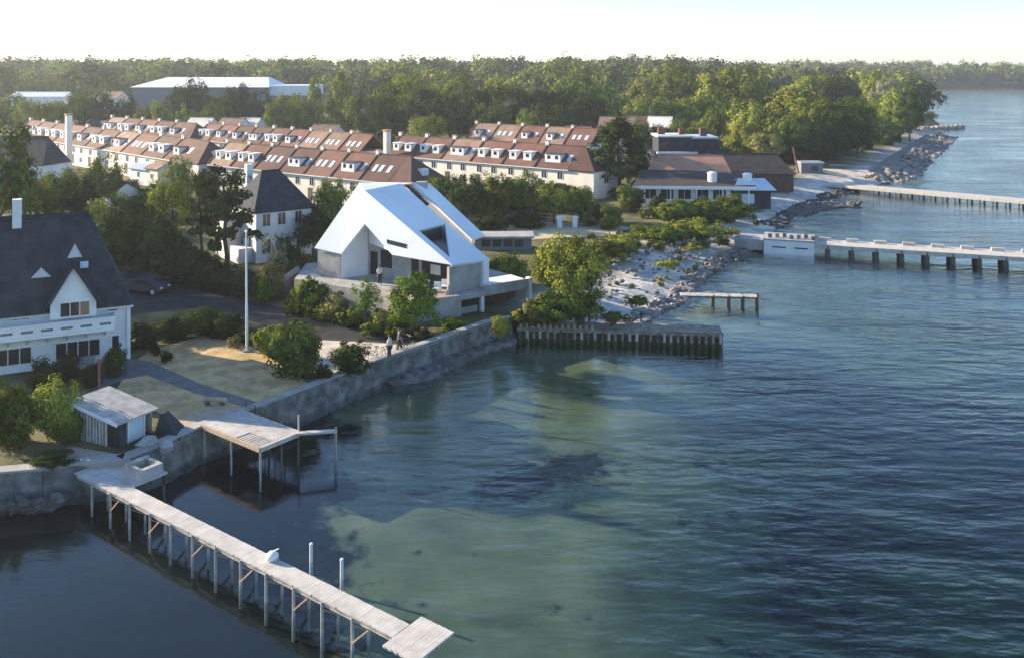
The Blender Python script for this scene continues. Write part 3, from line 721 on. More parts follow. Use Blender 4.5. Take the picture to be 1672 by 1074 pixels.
# gabled bay that breaks through the roof
xg = LL - 3.6
bw = 3.0
g = MB(); g.box(xg - bw / 2, xg + bw / 2, -.75, 2.0, 3.6, 4.6, fr)
g.add([fr(xg - bw / 2, -.75, 4.6), fr(xg + bw / 2, -.75, 4.6), fr(xg, -.75, 7.2), fr(xg - bw / 2, 2.0, 4.6), fr(xg + bw / 2, 2.0, 4.6), fr(xg, 2.0, 7.2)], [(0, 1, 2), (3, 5, 4), (0, 3, 4, 1), (1, 4, 5, 2), (0, 2, 5, 3)])
bay = g.build('gabled_bay', 'render', e)
q = MB()
for sgn in (-1, 1):
    q.slab([fr(xg, -1.05, 7.5), fr(xg + sgn * (bw / 2 + .45), -1.05, 4.35), fr(xg + sgn * (bw / 2 + .45), 2.2, 4.35), fr(xg, 2.2, 7.5)], .16, (0, 0, 1))
q.build('bay_roof', 'slate', bay)
fb = lambda x, y, z: fr(x, y - .75, z)
window(e, fb, xg + .1, 3.75, 1.9, .95, mull=2)
window(e, fr, xg - 3.4, 3.7, 1.2, .7)
window(e, fr, LL - 1.0, 3.65, .7, .8, mull=0)
# small dormers on the slate
s = 5.7 / 2.2
for xd, z0, hh, ww in ((LL - 3.5, 7.75, .8, 1.0), (LL - 5.7, 6.6, .5, 1.3)):
    y0 = (z0 - 4.9) / s - .1
    d_ = MB().add([fr(xd - ww / 2, y0, z0 - .2), fr(xd + ww / 2, y0, z0 - .2), fr(xd, y0, z0 + hh), fr(xd - ww / 2, y0 + 1.0, z0 - .2), fr(xd + ww / 2, y0 + 1.0, z0 - .2), fr(xd, y0 + 1.0, z0 + hh)], [(0, 1, 2), (3, 5, 4), (0, 3, 4, 1), (1, 4, 5, 2), (0, 2, 5, 3)]).build('dormer', 'metal', e)
    MB().add([fr(xd - ww * .28, y0 - .02, z0 - .12), fr(xd + ww * .28, y0 - .02, z0 - .12), fr(xd, y0 - .02, z0 + hh * .55)], [(0, 1, 2)]).build('pane', 'awning', d_)
MB().slab([fr(LL - 3.15, (6.75 - 4.9) / s - .05, 6.8), fr(LL - 2.6, (6.75 - 4.9) / s - .05, 6.8), fr(LL - 2.6, (7.2 - 4.9) / s - .05, 7.25), fr(LL - 3.15, (7.2 - 4.9) / s - .05, 7.25)], .1, (0, 0, 1)).build('skylight', 'awning', e)
ch = MB().box(LL - 7.6, LL - 7.0, 1.9, 2.5, 9.6, 11.9, fr).build('chimney', 'render', e)
# balcony with panelled parapet on brackets
bl = MB().box(1.0, LL - .9, -1.5, 0, 2.6, 2.78, fr).build('balcony', 'white', e)
MB().box(1.0, LL - .9, -1.5, -1.42, 2.79, 3.5, fr).build('parapet', 'white', bl)
MB().box(LL - .98, LL - .9, -1.415, 0, 2.79, 3.5, fr).build('parapet', 'white', bl)
MB().box(.95, LL - .85, -1.58, -1.36, 3.51, 3.6, fr).build('handrail', 'white', bl)
x = 1.6
while x < LL - 1.6:
    MB().box(x, x + .75, -1.525, -1.505, 3.05, 3.22, fr).build('slot', 'hallwall', bl)
    MB().hexa([fr(x + .3, -.02, 1.9), fr(x + .45, -.02, 1.9), fr(x + .45, 0, 1.9), fr(x + .3, 0, 1.9)], [fr(x + .3, -1.35, 2.59), fr(x + .45, -1.35, 2.59), fr(x + .45, 0, 2.59), fr(x + .3, 0, 2.59)]).build('bracket', 'white', bl); x += 1.25
MB().box(-.4, LL + .4, -.52, -.40, 3.86, 4.0, fr).build('gutter', 'metal', e)
window(e, fr, xg + .3, .55, 2.9, 1.15, mull=3)
window(e, fr, LL - .8, .5, .5, 1.3, mull=0)
window(e, fr, xg - 3.8, .6, 2.2, 1.1, mull=2)
st = MB()
for i in range(4): st.box(LL - 3.4, LL - 2.2, -1.2 + i * .28, -.92 + i * .28, -.3, .12 + i * .16, fr)
st.build('doorstep', 'conc', e)
MB().box(LL - .02, LL + .22, -.22, .1, -.3, 3.8, fr).build('corner_pilaster', 'white', e)

# ------------------------------------------------------------------ the white tent-roofed house
TZ = 3.4
A = Vector((-11.9, 85.0, 11.4)); T = Vector((-12.84, 88.0, 11.75)); B = Vector((-8.85, 88.9, 11.55))
C = Vector((-3.3, 77.8, 5.9)); D = Vector((0.0, 81.0, 5.85)); L_ = Vector((-16.6, 84.5, 6.04))
Mx = Vector((-13.9, 83.2, 5.75)); N = Vector((-11.7, 83.3, 8.55)); Rn = Vector((-8.83, 80.6, 6.2))
e = thing('tent_house', 'modern white house with folded tent-like roof on a concrete terrace', 'house', (-8, 82, LZ))
def facet(name, pts, m, th=.22, out=(0, 0, 1), parent=e):
    pts = [Vector(p) for p in pts]
    n = geometry.normal(pts[:3]) if len(pts) > 3 else geometry.normal(pts)
    if n.dot(Vector(out)) < 0: n = -n
    lo = [p - n * th for p in pts]
    b = MB(); k = len(pts); vs = pts + lo; f = []
    tr = geometry.tessellate_polygon([pts])
    for t in tr:
        a_, b_, c_ = (pts[i] for i in t); t = t if (b_ - a_).cross(c_ - a_).dot(n) > 0 else t[::-1]
        f.append(tuple(t)); f.append(tuple(i + k for i in t[::-1]))
    f += [(i, (i + 1) % k, k + (i + 1) % k, k + i) for i in range(k)]
    return b.add(vs, f).build(name, m, parent)
facet('roof_facet', [A, N, Rn, C], 'roofwhite', out=(-.4, -.9, .5))
facet('roof_facet', [A, T, L_, Mx, N], 'roofwhite', out=(-.8, -.4, .5))
facet('roof_facet', [T, A, B], 'roofwhite', out=(-.2, .1, 1))
# big right plane with a triangular cut-out for a loggia
def onp(u, v): return A + (B - A) * u + (C - A) * v + (A - A + D - C - (B - A)) * u * v
def hit(px, py):    # point of the right roof plane under a pixel
    nrm = (B - A).cross(C - A); o_ = Vector((0, 0, CZ)); dr = Vector(((px - CX) / F, 1, (HY - py) / F))
    return o_ + dr * (nrm.dot(A - o_) / nrm.dot(dr))
t0, t1, t2 = hit(684, 377), hit(727, 366), hit(735, 421)
DD = hit(800, 424)
k1, k2 = hit(693, 330), hit(722, 355)
main = [A, B, DD, C]
rp = MB(); nrm = (B - A).cross(C - A).normalized()
if nrm.z < 0: nrm = -nrm
ring = [A, B, DD, C]; hole = [t0, t1, t2]
allp = ring + hole
tri = [(0, 4, 3), (3, 4, 6), (0, 1, 4), (1, 5, 4), (1, 2, 5), (2, 6, 5), (2, 3, 6)]
fs = []
for t in tri:
    a_, b_, c_ = (allp[i] for i in t); fs.append(t if (b_ - a_).cross(c_ - a_).dot(nrm) > 0 else t[::-1])
k = len(allp)
fs += [tuple(i + k for i in f[::-1]) for f in fs]
fs += [(i, (i + 1) % 4, k + (i + 1) % 4, k + i) for i in range(4)] + [(4 + i, 4 + (i + 1) % 3, k + 4 + (i + 1) % 3, k + 4 + i) for i in range(3)]
rf = rp.add(allp + [p - nrm * .22 for p in allp], fs).build('roof_facet', 'roofwhite', e)
dn = Vector((0, 0, -1.5))
lg = MB()
lg.add([t0 + dn * .95, t1 + dn * .95, t2 + dn * .25], [(0, 1, 2)])
lg.add([t0, t1, t1 + dn * .95, t0 + dn * .95], [(0, 1, 2, 3)]); lg.add([t1, t2, t2 + dn * .25, t1 + dn * .95], [(0, 1, 2, 3)]); lg.add([t2, t0, t0 + dn * .95, t2 + dn * .25], [(0, 1, 2, 3)])
lg.build('loggia', 'conc', rf)
lt = [t0.lerp(t1, .12) + dn * .93 + Vector((0, 0, .02)), t0.lerp(t1, .88) + dn * .93 + Vector((0, 0, .02))]
MB().slab([t0.lerp(t1, .1) + Vector((.05, -.05, -.15)), t0.lerp(t1, .85) + Vector((.05, -.05, -.15)), t0.lerp(t1, .85) + Vector((.05, -.05, -1.3)), t0.lerp(t1, .1) + Vector((.05, -.05, -1.3))], .03).build('loggia_window', 'glass', rf)
# slot window in the front facet
def hitp(px, py, a_, b_, c_, off=0.0):
    n_ = (b_ - a_).cross(c_ - a_).normalized(); o_ = Vector((0, 0, CZ)); dr = Vector(((px - CX) / F, 1, (HY - py) / F))
    if n_.dot(dr) > 0: n_ = -n_
    return o_ + dr * (n_.dot(a_ + n_ * off - o_) / n_.dot(dr))
MB().slab([hitp(px, py, A, N, C, .03) for px, py in ((631, 391), (664, 399), (663, 406), (632, 398))], .12, (-.4, -.8, .4)).build('slot_window', 'glass', e)
# second roof volume behind
A2 = Vector((-7.9, 90.2, 11.5)); B2 = Vector((-6.2, 92.4, 11.1)); C2 = atY(772, 392, 85.2); D2 = atY(791, 384, 87.2)
facet('roof_facet', [A2, B2, D2, C2], 'roofwhite', out=(.6, -.7, 1))
facet('roof_facet', [A2, C2, C2 + Vector((0, 0, -1.5)), A2 + Vector((0, 0, -2))], 'conc', .1, out=(-.5, -.8, 0))
facet('roof_facet', [B + Vector((.1, .2, -.1)), A2 + Vector((0, 0, -.05)), B2, T + Vector((.5, 2, -.2))], 'roofwhite', .2)
cq = atY(689, 297, 91.0); MB().box(cq.x - .55, cq.x + .55, 90.6, 91.4, 9.5, cq.z, None).build('chimney', 'conc', e)
facet('skylight_strip', [hitp(px, py, A, B, C, .05) for px, py in ((662, 303), (668, 303.5), (701, 333), (697, 336))], 'slate', .08, out=(.5, -.5, 1))
# walls: right concrete wall, recessed front, inner reveal of the notch, left grey panel
v_in = (C - L_).xy.normalized(); n_in = Vector((-v_in.y, v_in.x))
def wallq(name, p, q, z0, z1a, z1b, th, m, parent=e):
    p = Vector(p[:2]); q = Vector(q[:2]); d = (q - p).normalized(); n = Vector((-d.y, d.x)) * th
    b = [(p.x, p.y, z0), (q.x, q.y, z0), (q.x + n.x, q.y + n.y, z0), (p.x + n.x, p.y + n.y, z0)]
    t = [(p.x, p.y, z1a), (q.x, q.y, z1b), (q.x + n.x, q.y + n.y, z1b), (p.x + n.x, p.y + n.y, z1a)]
    return MB().hexa(b, t).build(name, m, parent)
Cw = C + Vector((-.25, .12, 0)); Dw = DD + Vector((-.35, .0, 0))
wr = wallq('side_wall', Cw.xy, Dw.xy, TZ, 5.72, DD.z - .15, .3, 'conc')
wallq('corner_column', (DD - (DD - C).normalized() * .9).xy + Vector((.06, -.08)), (DD.xy - (DD - C).xy.normalized() * .2 + Vector((.06, -.08))), TZ, DD.z - .02, DD.z - .02, .45, 'white')
K = Vector((-11.6, 84.9)); KC = Vector((-3.0, 79.5))
fw = wallq('front_wall', K, KC, TZ, 7.4, 6.2, .25, 'conc')
wallq('reveal_wall', Mx.xy + Vector((.05, .1)), K, TZ, 5.7, 8.9, .2, 'white')
wallq('left_wall', L_.xy + Vector((.3, .1)), Mx.xy + Vector((-.02, .08)), TZ, 5.75, 5.6, .25, 'conc')
wallq('reveal_head', K + Vector((.1, -.05)), (Rn.xy + Vector((-.4, .75))), 6.45, 9.0, 6.6, .15, 'white')
dk = (KC - K).normalized(); ff = frame(K, dk, TZ)
for x0, x1, z0, z1 in ((1.6, 2.9, .95, 2.55), (.35, 1.2, .15, 2.3), (5.2, 6.0, .1, 2.3), (6.4, 9.6, .05, 2.35)):
    w_ = MB().box(x0, x1, -.05, .02, z0, z1, ff).build('glazing', 'dark', e)
    if x1 - x0 > 2: MB().box((x0 + x1) / 2 - .6, (x0 + x1) / 2 + .5, -.09, -.055, 1.0, 1.9, ff).build('blind', 'metal', w_)
wallq('back_wall', (T.x - 1.5, T.y + 2), (B2.x, B2.y + .5), TZ, 8.8, 8.8, .3, 'conc')
# terrace and the storey below it
Q = Vector((-2.75, 77.1)); u = Vector((.815, .58)); W = Vector((-6.0, 74.3))
Rr = Q + u * 8.1
tp = [Q, Rr, Rr + Vector((-2.6, 4.2)), Vector((-4.0, 92)), Vector((-18.5, 90)), Vector((-18.2, 83.2)), Vector((-10.5, 78.6)), W + Vector((-.6, .9))]
e2 = thing('house_terrace', 'concrete terrace with columns below the tent-roofed house', 'terrace', (Q.x, Q.y, LZ))
MB().prism([tuple(p) for p in tp], TZ - .45, TZ - .003).build('floor_slab', 'conc', e2)
MB().prism([tuple(p) for p in (Q + u * .1 + Vector((-.1, .0)), Q + u * .1 + Vector((-1.2, 1.6)), Vector((-10.6, 79.0)), W + Vector((-.5, 1.05)))], TZ - .002, TZ + .012).build('sunlit_floor_patch', 'pinkpave', e2)  # sunlit corner of the floor, its warm light put into the pink colour
b = MB(); b.prism([tuple(p) for p in (Q, Q + Vector((-.4, 1.0)), Vector((-10.8, 79.4)), Vector((-18.3, 83.6)), Vector((-18.2, 83.2)), Vector((-10.5, 78.6)), W + Vector((-.6, .9)))], LZ - .3, TZ - .451); b.build('retaining_wall', 'conc', e2)
for t_, w_ in ((2.65, .32), (7.9, .32)):
    p = Q + u * t_ + Vector((-.1, .16)); b = MB(); b.box(-w_ / 2, w_ / 2, -.12, .2, LZ - .3, TZ - .451, frame(p, u)); b.build('column', 'white', e2)
b = MB(); b.box(.3, 8.0, 2.4, 2.6, LZ - .3, TZ - .451, frame(Q, u)); b.build('basement_wall', 'brick', e2)
b = MB(); b.box(.0, .35, .0, 2.4, LZ - .3, TZ - .451, frame(Q, u)); b.build('basement_wall', 'conc', e2)
b = MB(); b.box(.35, 2.4, .5, .62, LZ - .3, LZ + .55, frame(Q, u)); b.build('low_wall', 'conc', e2)
b = MB(); b.box(2.75, 8.05, .02, .1, TZ + .0, TZ + .42, frame(Q, u)); b.build('parapet', 'conc', e2)
b = MB(); b.box(3.4, 7.6, .5, 2.6, TZ + .004, TZ + .34, frame(Q, u)); b.build('raised_deck', 'white', e2)
b = MB(); b.box(7.72, 8.06, -.02, .5, LZ - .3, TZ + .5, frame(Q + Vector((.02, -.02)), u)); b.build('end_pier', 'white', e2)
b = MB()
for i in range(7): b.box(-1.2 + i * .0, .4, -.1 - i * .3, .2 - i * .3, LZ - .2, TZ - .25 - i * .24, frame(W + Vector((-1.2, 1.6)), (.85, -.5)))
b.build('stair_flight', 'pinkpave', e2)
# sloping terracotta and stone planters in the garden
for px0, py0, px1, py1, m_, lab in ((455, 470, 490, 455, 'pinkpave', 'slanted pink granite slab wall beside the garden shrubs'), (543, 478, 580, 470, 'terra', 'long terracotta planter wall in front of the tent house')):
    a_ = P(px0, py0 + 12); b_ = P(px1, py1 + 12)
    MB().hexa([(a_.x, a_.y, LZ - .2), (b_.x, b_.y, LZ - .2), (b_.x - .4, b_.y + .9, LZ - .2), (a_.x - .4, a_.y + .9, LZ - .2)], [(a_.x, a_.y, LZ + .9), (b_.x, b_.y, LZ + 1.5), (b_.x - .3, b_.y + .6, LZ + 1.9), (a_.x - .3, a_.y + .6, LZ + 1.3)])
    o = MB().hexa([(a_.x, a_.y, LZ - .2), (b_.x, b_.y, LZ - .2), (b_.x - .4, b_.y + .9, LZ - .2), (a_.x - .4, a_.y + .9, LZ - .2)], [(a_.x, a_.y, LZ + .9), (b_.x, b_.y, LZ + 1.5), (b_.x - .3, b_.y + .6, LZ + 1.9), (a_.x - .3, a_.y + .6, LZ + 1.3)]).build('planter_wall', m_)
    tag(o, lab, 'wall')

# ------------------------------------------------------------------ white villa behind the pine
cr = Vector(((418 - CX) / F * 98, 98.0)); dv = Vector((.80, .60)); VL = 6.6
fr = frame(cr, dv, LZ); VD = 7.5
e = thing('slate_villa', 'white two-storey villa with hipped blue-black roof behind the pine', 'house', (cr.x, cr.y, LZ))
gable_house(e, fr, VL, VD, 6.0, 9.6, 'render', 'slate', 2.2, 2.2, .4)
for x, z, w, h in ((1.2, 4.0, .9, 1.3), (3.0, 4.0, .9, 1.3), (5.0, 4.0, .8, 1.3), (1.2, 1.0, 1.0, 1.5), (3.3, .9, 1.0, 1.6), (5.2, 1.2, .8, 1.3)): window(e, fr, x, z, w, h)
fs_ = frame(fr(0, VD, 0), -Vector((-dv.y, dv.x)), LZ)      # the sunlit left side
for x, z, w, h in ((1.3, 4.0, .9, 1.3), (3.6, 4.0, .9, 1.3), (6.0, 4.0, .9, 1.3), (1.3, 1.0, .9, 1.5), (3.6, 1.0, .9, 1.5), (6.0, 1.0, .9, 1.5)): window(e, fs_, x, z, w, h)
MB().box(-1.9, -.02, 4.4, 7.2, -.3, 4.3, fr).build('side_wing', 'render', e)
MB().box(-2.1, .05, 4.2, 7.4, 4.3, 4.5, fr).build('wing_roof', 'slate', e)
MB().box(1.2, 1.9, 5.6, 6.3, 6.5, 10.3, fr).build('chimney', 'render', e)
MB().box(-1.6, .0, 1.0, 3.4, -.3, 1.6, fr).build('porch', 'render', e)

# ------------------------------------------------------------------ smaller houses of the quarter
def small_house(name, label, origin, d, L, D, ze, zr, wm, rm, wins=(), hip=0, side=None, z0=2.0):
    fr = frame(origin, d, z0); e = thing(name, label, 'house', (origin[0], origin[1], z0))
    gable_house(e, fr, L, D, ze, zr, wm, rm, hip, hip)
    for w in wins: window(e, fr, *w)
    return e, fr
p = P(186, 338, 2.0); d = Vector((.74, -.67)).normalized()
# gable wall towards the camera: the front line is the gable, so the ridge runs backwards
e, fr = small_house('cottage', 'small cream gabled cottage among the trees beside the slate roof', (P(237, 342, 2.0).x, P(237, 342, 2.0).y), Vector((-.67, .74)), 9, 5.4, 2.6, 4.3, 'cream', 'slate')
gf = frame(fr(0, 5.4, 0), -Vector((-Vector((-.67, .74)).normalized().y, Vector((-.67, .74)).normalized().x)), 2.0)
window(e, gf, 1.6, 1.0, .6, 1.0); window(e, gf, 3.9, .9, .6, 1.0)
q_ = P(30, 300, 2.0)
small_house('slate_cottage', 'white house with dark blue roof at the left edge before the terraces', (q_.x - 6, q_.y - 2), Vector((.93, -.2)), 13, 7, 4.2, 8.6, 'render', 'slate', ((9.5, 1.8, .9, 1.1), (11.3, 1.8, .9, 1.1), (6.0, 1.8, .9, 1.1)), 1.5)
# low garden sheds between the terraces and the trees
for i, (px, py, L, D, h, wm, rm, lab) in enumerate(((212, 296, 6, 4, 2.6, 'render', 'metal', 'low grey-roofed garden shed before the left terrace'), (238, 300, 4, 4, 3.0, 'cream', 'tile3', 'small cream garden shed before the left terrace'), (150, 268, 5, 4, 2.6, 'render', 'slate', 'dark garden shed at the foot of the left terrace'))):
    q_ = P(px, py, 2.0)
    small_house('garden_shed', lab, (q_.x, q_.y), Vector((.78, -.63)), L, D, h, h + .9, wm, rm, ((L * .5, 1.0, .8, .9),))
# dark stepped house and low restaurant buildings by the beach
Yd = 175
e = thing('dark_house', 'dark stepped house with long balconies behind the low pavilion', 'house', (atY(1070, 300, Yd).x, Yd, 2))
x0 = atY(1068, 250, Yd).x; x1 = atY(1186, 250, Yd).x
MB().box(x0, x1, Yd, Yd + 8, 1.5, 6.3).build('lower_storey', 'slate', e)
u_ = MB().box(x0 + 1.2, x1 - 1.5, Yd + 1.8, Yd + 8.2, 6.3, 9.4).build('upper_storey', 'slate', e)
MB().box(x0 + .9, x0 + 7.6, Yd + 1.3, Yd + 8.4, 9.4, 9.75).build('roof', 'cream', e)
MB().box(x0 + 7.8, x1 - 1.2, Yd + 1.5, Yd + 8.4, 9.1, 9.45).build('roof', 'awning', e)
for k in range(3): MB().box(x0 + 1.6 + k * 4.2, x0 + 2.9 + k * 4.2, Yd + 4, Yd + 5.2, 9.4, 11.0).build('chimney', 'brick', e)
for zz, m_ in ((6.3, 'awning'), (3.9, 'metal')): MB().box(x0 + .5, x0 + 8.4, Yd - .8, Yd - .02, zz, zz + .35).build('balcony', m_, e)
MB().box(x0 + 8.8, x1 - .2, Yd - .6, Yd - .02, 5.0, 5.3).build('balcony', 'hallwall', e)
fr = frame((x0, Yd), (1, 0), 1.6)
for k in range(6): window(e, fr, 1.4 + k * 2.2, 2.6, 1.4, 1.6, m='slate')
fr2 = frame((x0 + 1.2, Yd + 1.8), (1, 0), 1.6)
for k in range(5): window(e, fr2, 1.2 + k * 2.1, 5.4, 1.3, 1.4, m='slate')
# terracotta-roofed house
q_ = P(1062, 322, 2.0)
e, fr = small_house('brick_house', 'brick house with sunlit orange roof behind the low pavilion', (q_.x, q_.y + 2), Vector((.985, -.17)), 13.5, 9, 3.4, 6.3, 'brick', 'terra', ((2, 1.2, 1.2, 1.2), (5, 1.2, 1.2, 1.2)), 1.2)
e, fr = small_house('brown_roofed_house', 'wide brown-roofed house at the beach car park', (P(1152, 312, 2).x, P(1152, 312, 2).y + 4), Vector((.99, -.10)), 16, 9, 2.8, 5.6, 'brick', 'slate2', ((3, 1.0, 1.2, 1.2), (8, 1.0, 1.2, 1.2)), 2.0)
# low pavilion with white fascia
q_ = P(1040, 330, 2.0); fr = frame((q_.x, q_.y), Vector((.99, -.06)), 2.0)
e = thing('beach_pavilion', 'long low dark-roofed pavilion with white fascia behind the hedges', 'house', (q_.x, q_.y, 2))
MB().box(0, 17.5, 0, 8, -.6, 2.3, fr).build('wall', 'render', e)
r_ = MB().slab([fr(-.8, -1.4, 2.55), fr(18.2, -1.2, 2.5), fr(19.6, 8, 4.0), fr(1.6, 8, 4.2)], .2, (0, 0, 1)).build('roof', 'slate2', e)
MB().box(-.8, 18.2, -1.52, -1.4, 2.2, 2.66, fr).build('fascia', 'white', e)
for k in range(6): window(e, fr, 2.0 + k * 2.7, .5, 2.0, 1.5, m='white')
for k in range(5): MB().box(1 + k * 4, 1.16 + k * 4, -1.25, -1.1, -.6, 2.25, fr).build('post', 'white', e)
for px, py in ((1163, 288), (1220, 290)):
    t = atY(px, py - 7, 142 if px < 1200 else 141.5); tag(MB().tube((t.x, t.y, 3.2 if px < 1200 else t.z - 1.5), (t.x, t.y, t.z - .25), .75, .7, 12).tube((t.x, t.y, t.z - .25), (t.x, t.y, t.z), .85, .5, 12).build('vent_cowl', 'white'), 'round white roof vent %s' % ('on the dark pavilion roof' if px < 1200 else 'beside the pale blue awning'), 'vent')
# pale awning over the beach kiosk
t = atY(1228, 302, 140); e = thing('beach_kiosk', 'dark beach kiosk under a pale blue pitched awning', 'kiosk', (t.x, t.y, 1.6))
MB().box(t.x - 2.6, t.x + 2.8, t.y - .5, t.y + 3.5, 1.0, 3.9).build('wall', 'slate', e)
b = MB(); b.slab([(t.x - 3.4, t.y - 1.4, 4.1), (t.x + 3.4, t.y - 1.4, 4.1), (t.x + 2.4, t.y + 1.5, 5.6), (t.x - 1.8, t.y + 1.5, 5.6)], .1, (0, 0, 1)); b.slab([(t.x + 3.4, t.y + 4.2, 4.1), (t.x - 3.4, t.y + 4.2, 4.1), (t.x - 1.8, t.y + 1.5, 5.6), (t.x + 2.4, t.y + 1.5, 5.6)], .1, (0, 0, 1)); b.build('awning', 'awning', e)
MB().box(t.x - 1.8, t.x + .2, t.y - .54, t.y - .49, 1.9, 3.4).build('counter_opening', 'awning', e)
t = P(1246, 330, 1.2); tag(MB().hexa([(t.x - 2, t.y, 1.0), (t.x + 1.4, t.y, 1.0), (t.x + 1.6, t.y + 2, 1.0), (t.x - 1.6, t.y + 2, 1.0)], [(t.x - 2, t.y, 1.7), (t.x + 1.4, t.y, 1.7), (t.x + 1.6, t.y + 2, 1.9), (t.x - 1.6, t.y + 2, 1.9)]).build('upturned_boat', 'awning'), 'pale blue covered dinghy below the beach kiosk', 'boat')

# red-roofed houses that peep out between the trees
for px, py, w, Y, m_, lab in ((1005, 192, 9, 230, 'tile3', 'red-roofed house peeping over the trees behind the big conifer'), (1040, 190, 8, 236, 'tile1', 'pink-roofed house to the right behind the big conifer'), (1075, 192, 6, 232, 'cream', 'cream-roofed house peeping over hedge above the dark house'), (940, 208, 6, 215, 'tile3', 'low house with pale gable left of the big conifer'), (320, 194, 7, 236, 'cream', 'cream gable house behind the middle terrace'), (372, 194, 7, 238, 'tile3', 'sandy-roofed house behind the middle terrace'), (400, 194, 6, 240, 'cream', 'second cream gable behind the middle terrace'), (178, 150, 9, 330, 'tile3', 'far pink house left of the grey hall'), (840, 212, 10, 230, 'tile1', 'far red-roofed house behind the right terrace'), (525, 205, 7, 215, 'tile3', 'low sandy-roofed house between the tall poplars')):
    t = atY(px, py, Y); z0 = gz(t.x, t.y)
    small_house('far_house', lab, (t.x - w / 2, t.y), Vector((.9, -.3)), w, 7, max(2.5, t.z - z0 - 2.4), max(3.6, t.z - z0), 'cream', m_, ((w * .3, max(.8, t.z - z0 - 4.6), 1, 1.2), (w * .7, max(.8, t.z - z0 - 4.6), 1, 1.2)), 0, z0=z0)
t = atY(1280, 150, 420); z0 = gz(t.x, t.y)
small_house('far_house', 'wide pale sunlit building between the trees near the far shore', (t.x - 8, t.y), Vector((.95, -.2)), 17, 10, t.z - z0 - 2.5, t.z - z0 + .5, 'cream', 'tile3', (), 0, z0=z0)
t = atY(78, 160, 330)
small_house('far_house', 'white block at the far left edge below the wood', (t.x - 14, t.y), Vector((1, 0)), 20, 9, t.z - 1.5, t.z, 'render', 'white', ((14, 3, 1.5, 2), (17, 3, 1.5, 2)), 0)

# ------------------------------------------------------------------ sports hall
Yh = 330; a_ = atY(217, 168, Yh); b_ = atY(436, 168, Yh)
e = thing('sports_hall', 'large grey hall with long white roof below the wood', 'hall', (a_.x, Yh, 3))
zt = atY(300, 143, Yh).z
MB().box(a_.x, b_.x, Yh, Yh + 30, 1, zt).build('wall', 'hallwall', e)
rt = atY(300, 127, Yh + 20).z
MB().hexa([(a_.x - 1, Yh - 1, zt), (b_.x + 1, Yh - 1, zt), (b_.x + 1, Yh + 31, zt), (a_.x - 1, Yh + 31, zt)], [(a_.x + 3, Yh + 27, rt), (b_.x - 6, Yh + 27, rt), (b_.x - 6, Yh + 30, rt), (a_.x + 3, Yh + 30, rt)]).build('roof', 'white', e)
for k in range(9): MB().box(a_.x + 1 + k * 5.4, a_.x + 1.2 + k * 5.4, Yh - .12, Yh - .01, 2, zt - .2).build('wall_rib', 'hallwall', e)
x2 = atY(505, 168, Yh).x
MB().box(b_.x + .05, x2, Yh + 4, Yh + 24, 1, atY(470, 157, Yh).z).build('annex', 'hallwall', e)
MB().box(b_.x - .4, x2 + .6, Yh + 3.4, Yh + 24.6, atY(470, 157, Yh).z, atY(470, 140, Yh + 4).z).build('annex_roof', 'white', e)

# ------------------------------------------------------------------ sea wall: each straight run is a wall of its own
def wall_run(name, a_, b_, top, bot, th, m, label, parts=0, coping='conc', cop=.12):
    a_ = Vector(a_[:2]); b_ = Vector(b_[:2]); d = (b_ - a_); L = d.length; fr = frame(a_, d)
    e = thing(name, label, 'wall', (a_.x, a_.y, bot))
    n = max(1, int(round(L / 3.1)))
    for i in range(n):
        x0 = L * i / n + .012; x1 = L * (i + 1) / n - .012; j = rnd.uniform(-.02, .02)
        # battered face towards the water
        MB().hexa([fr(x0, -.28 + j, bot), fr(x1, -.28 + j, bot), fr(x1, th, bot), fr(x0, th, bot)], [fr(x0, j, top), fr(x1, j, top), fr(x1, th, top), fr(x0, th, top)]).build('wall_block', m, e)
    MB().box(0, L, -.06, th + .04, top + .002, top + cop, fr).build('coping', coping, e)
    return e
wp = [P(a, b).xy for a, b in walltop]
wall_run('sea_wall', wp[7], wp[8], LZ + .05, -1.4, .5, 'seawall', 'weathered grey sea wall below the dry lawn')
wall_run('sea_wall', wp[8], wp[9], LZ + .12, -1.4, .5, 'seawall', 'pale sea wall with rock apron below the tent house')
wall_run('sea_wall', wp[9], wp[10], LZ + .1, -1.4, .5, 'seawall', 'short end of sea wall at the long bulkhead pier')
wall_run('sea_wall', wp[6], wp[7], LZ + .03, -1.4, .5, 'seawall', 'dark sea wall hidden under the sun deck')
wall_run('sea_wall', wp[5], wp[6], LZ + .02, -1.4, .6, 'seawall', 'smooth grey wall in front of the boathouse')
wall_run('sea_wall', wp[4], wp[5], LZ + .0, -1.4, .6, 'seawall', 'smooth corner of wall between bathing pier and boathouse')
wall_run('sea_wall', wp[2], wp[3], LZ + .0, -1.4, .7, 'seawall', 'boulder-faced wall at the root of the bathing pier')
wall_run('sea_wall', wp[1], wp[2], LZ + .0, -1.4, .7, 'seawall', 'boulder-faced wall at the left edge of the shore')
wall_run('sea_wall', wp[3], wp[4], LZ + .0, -1.4, .7, 'seawall', 'short wall directly under the pier platform')
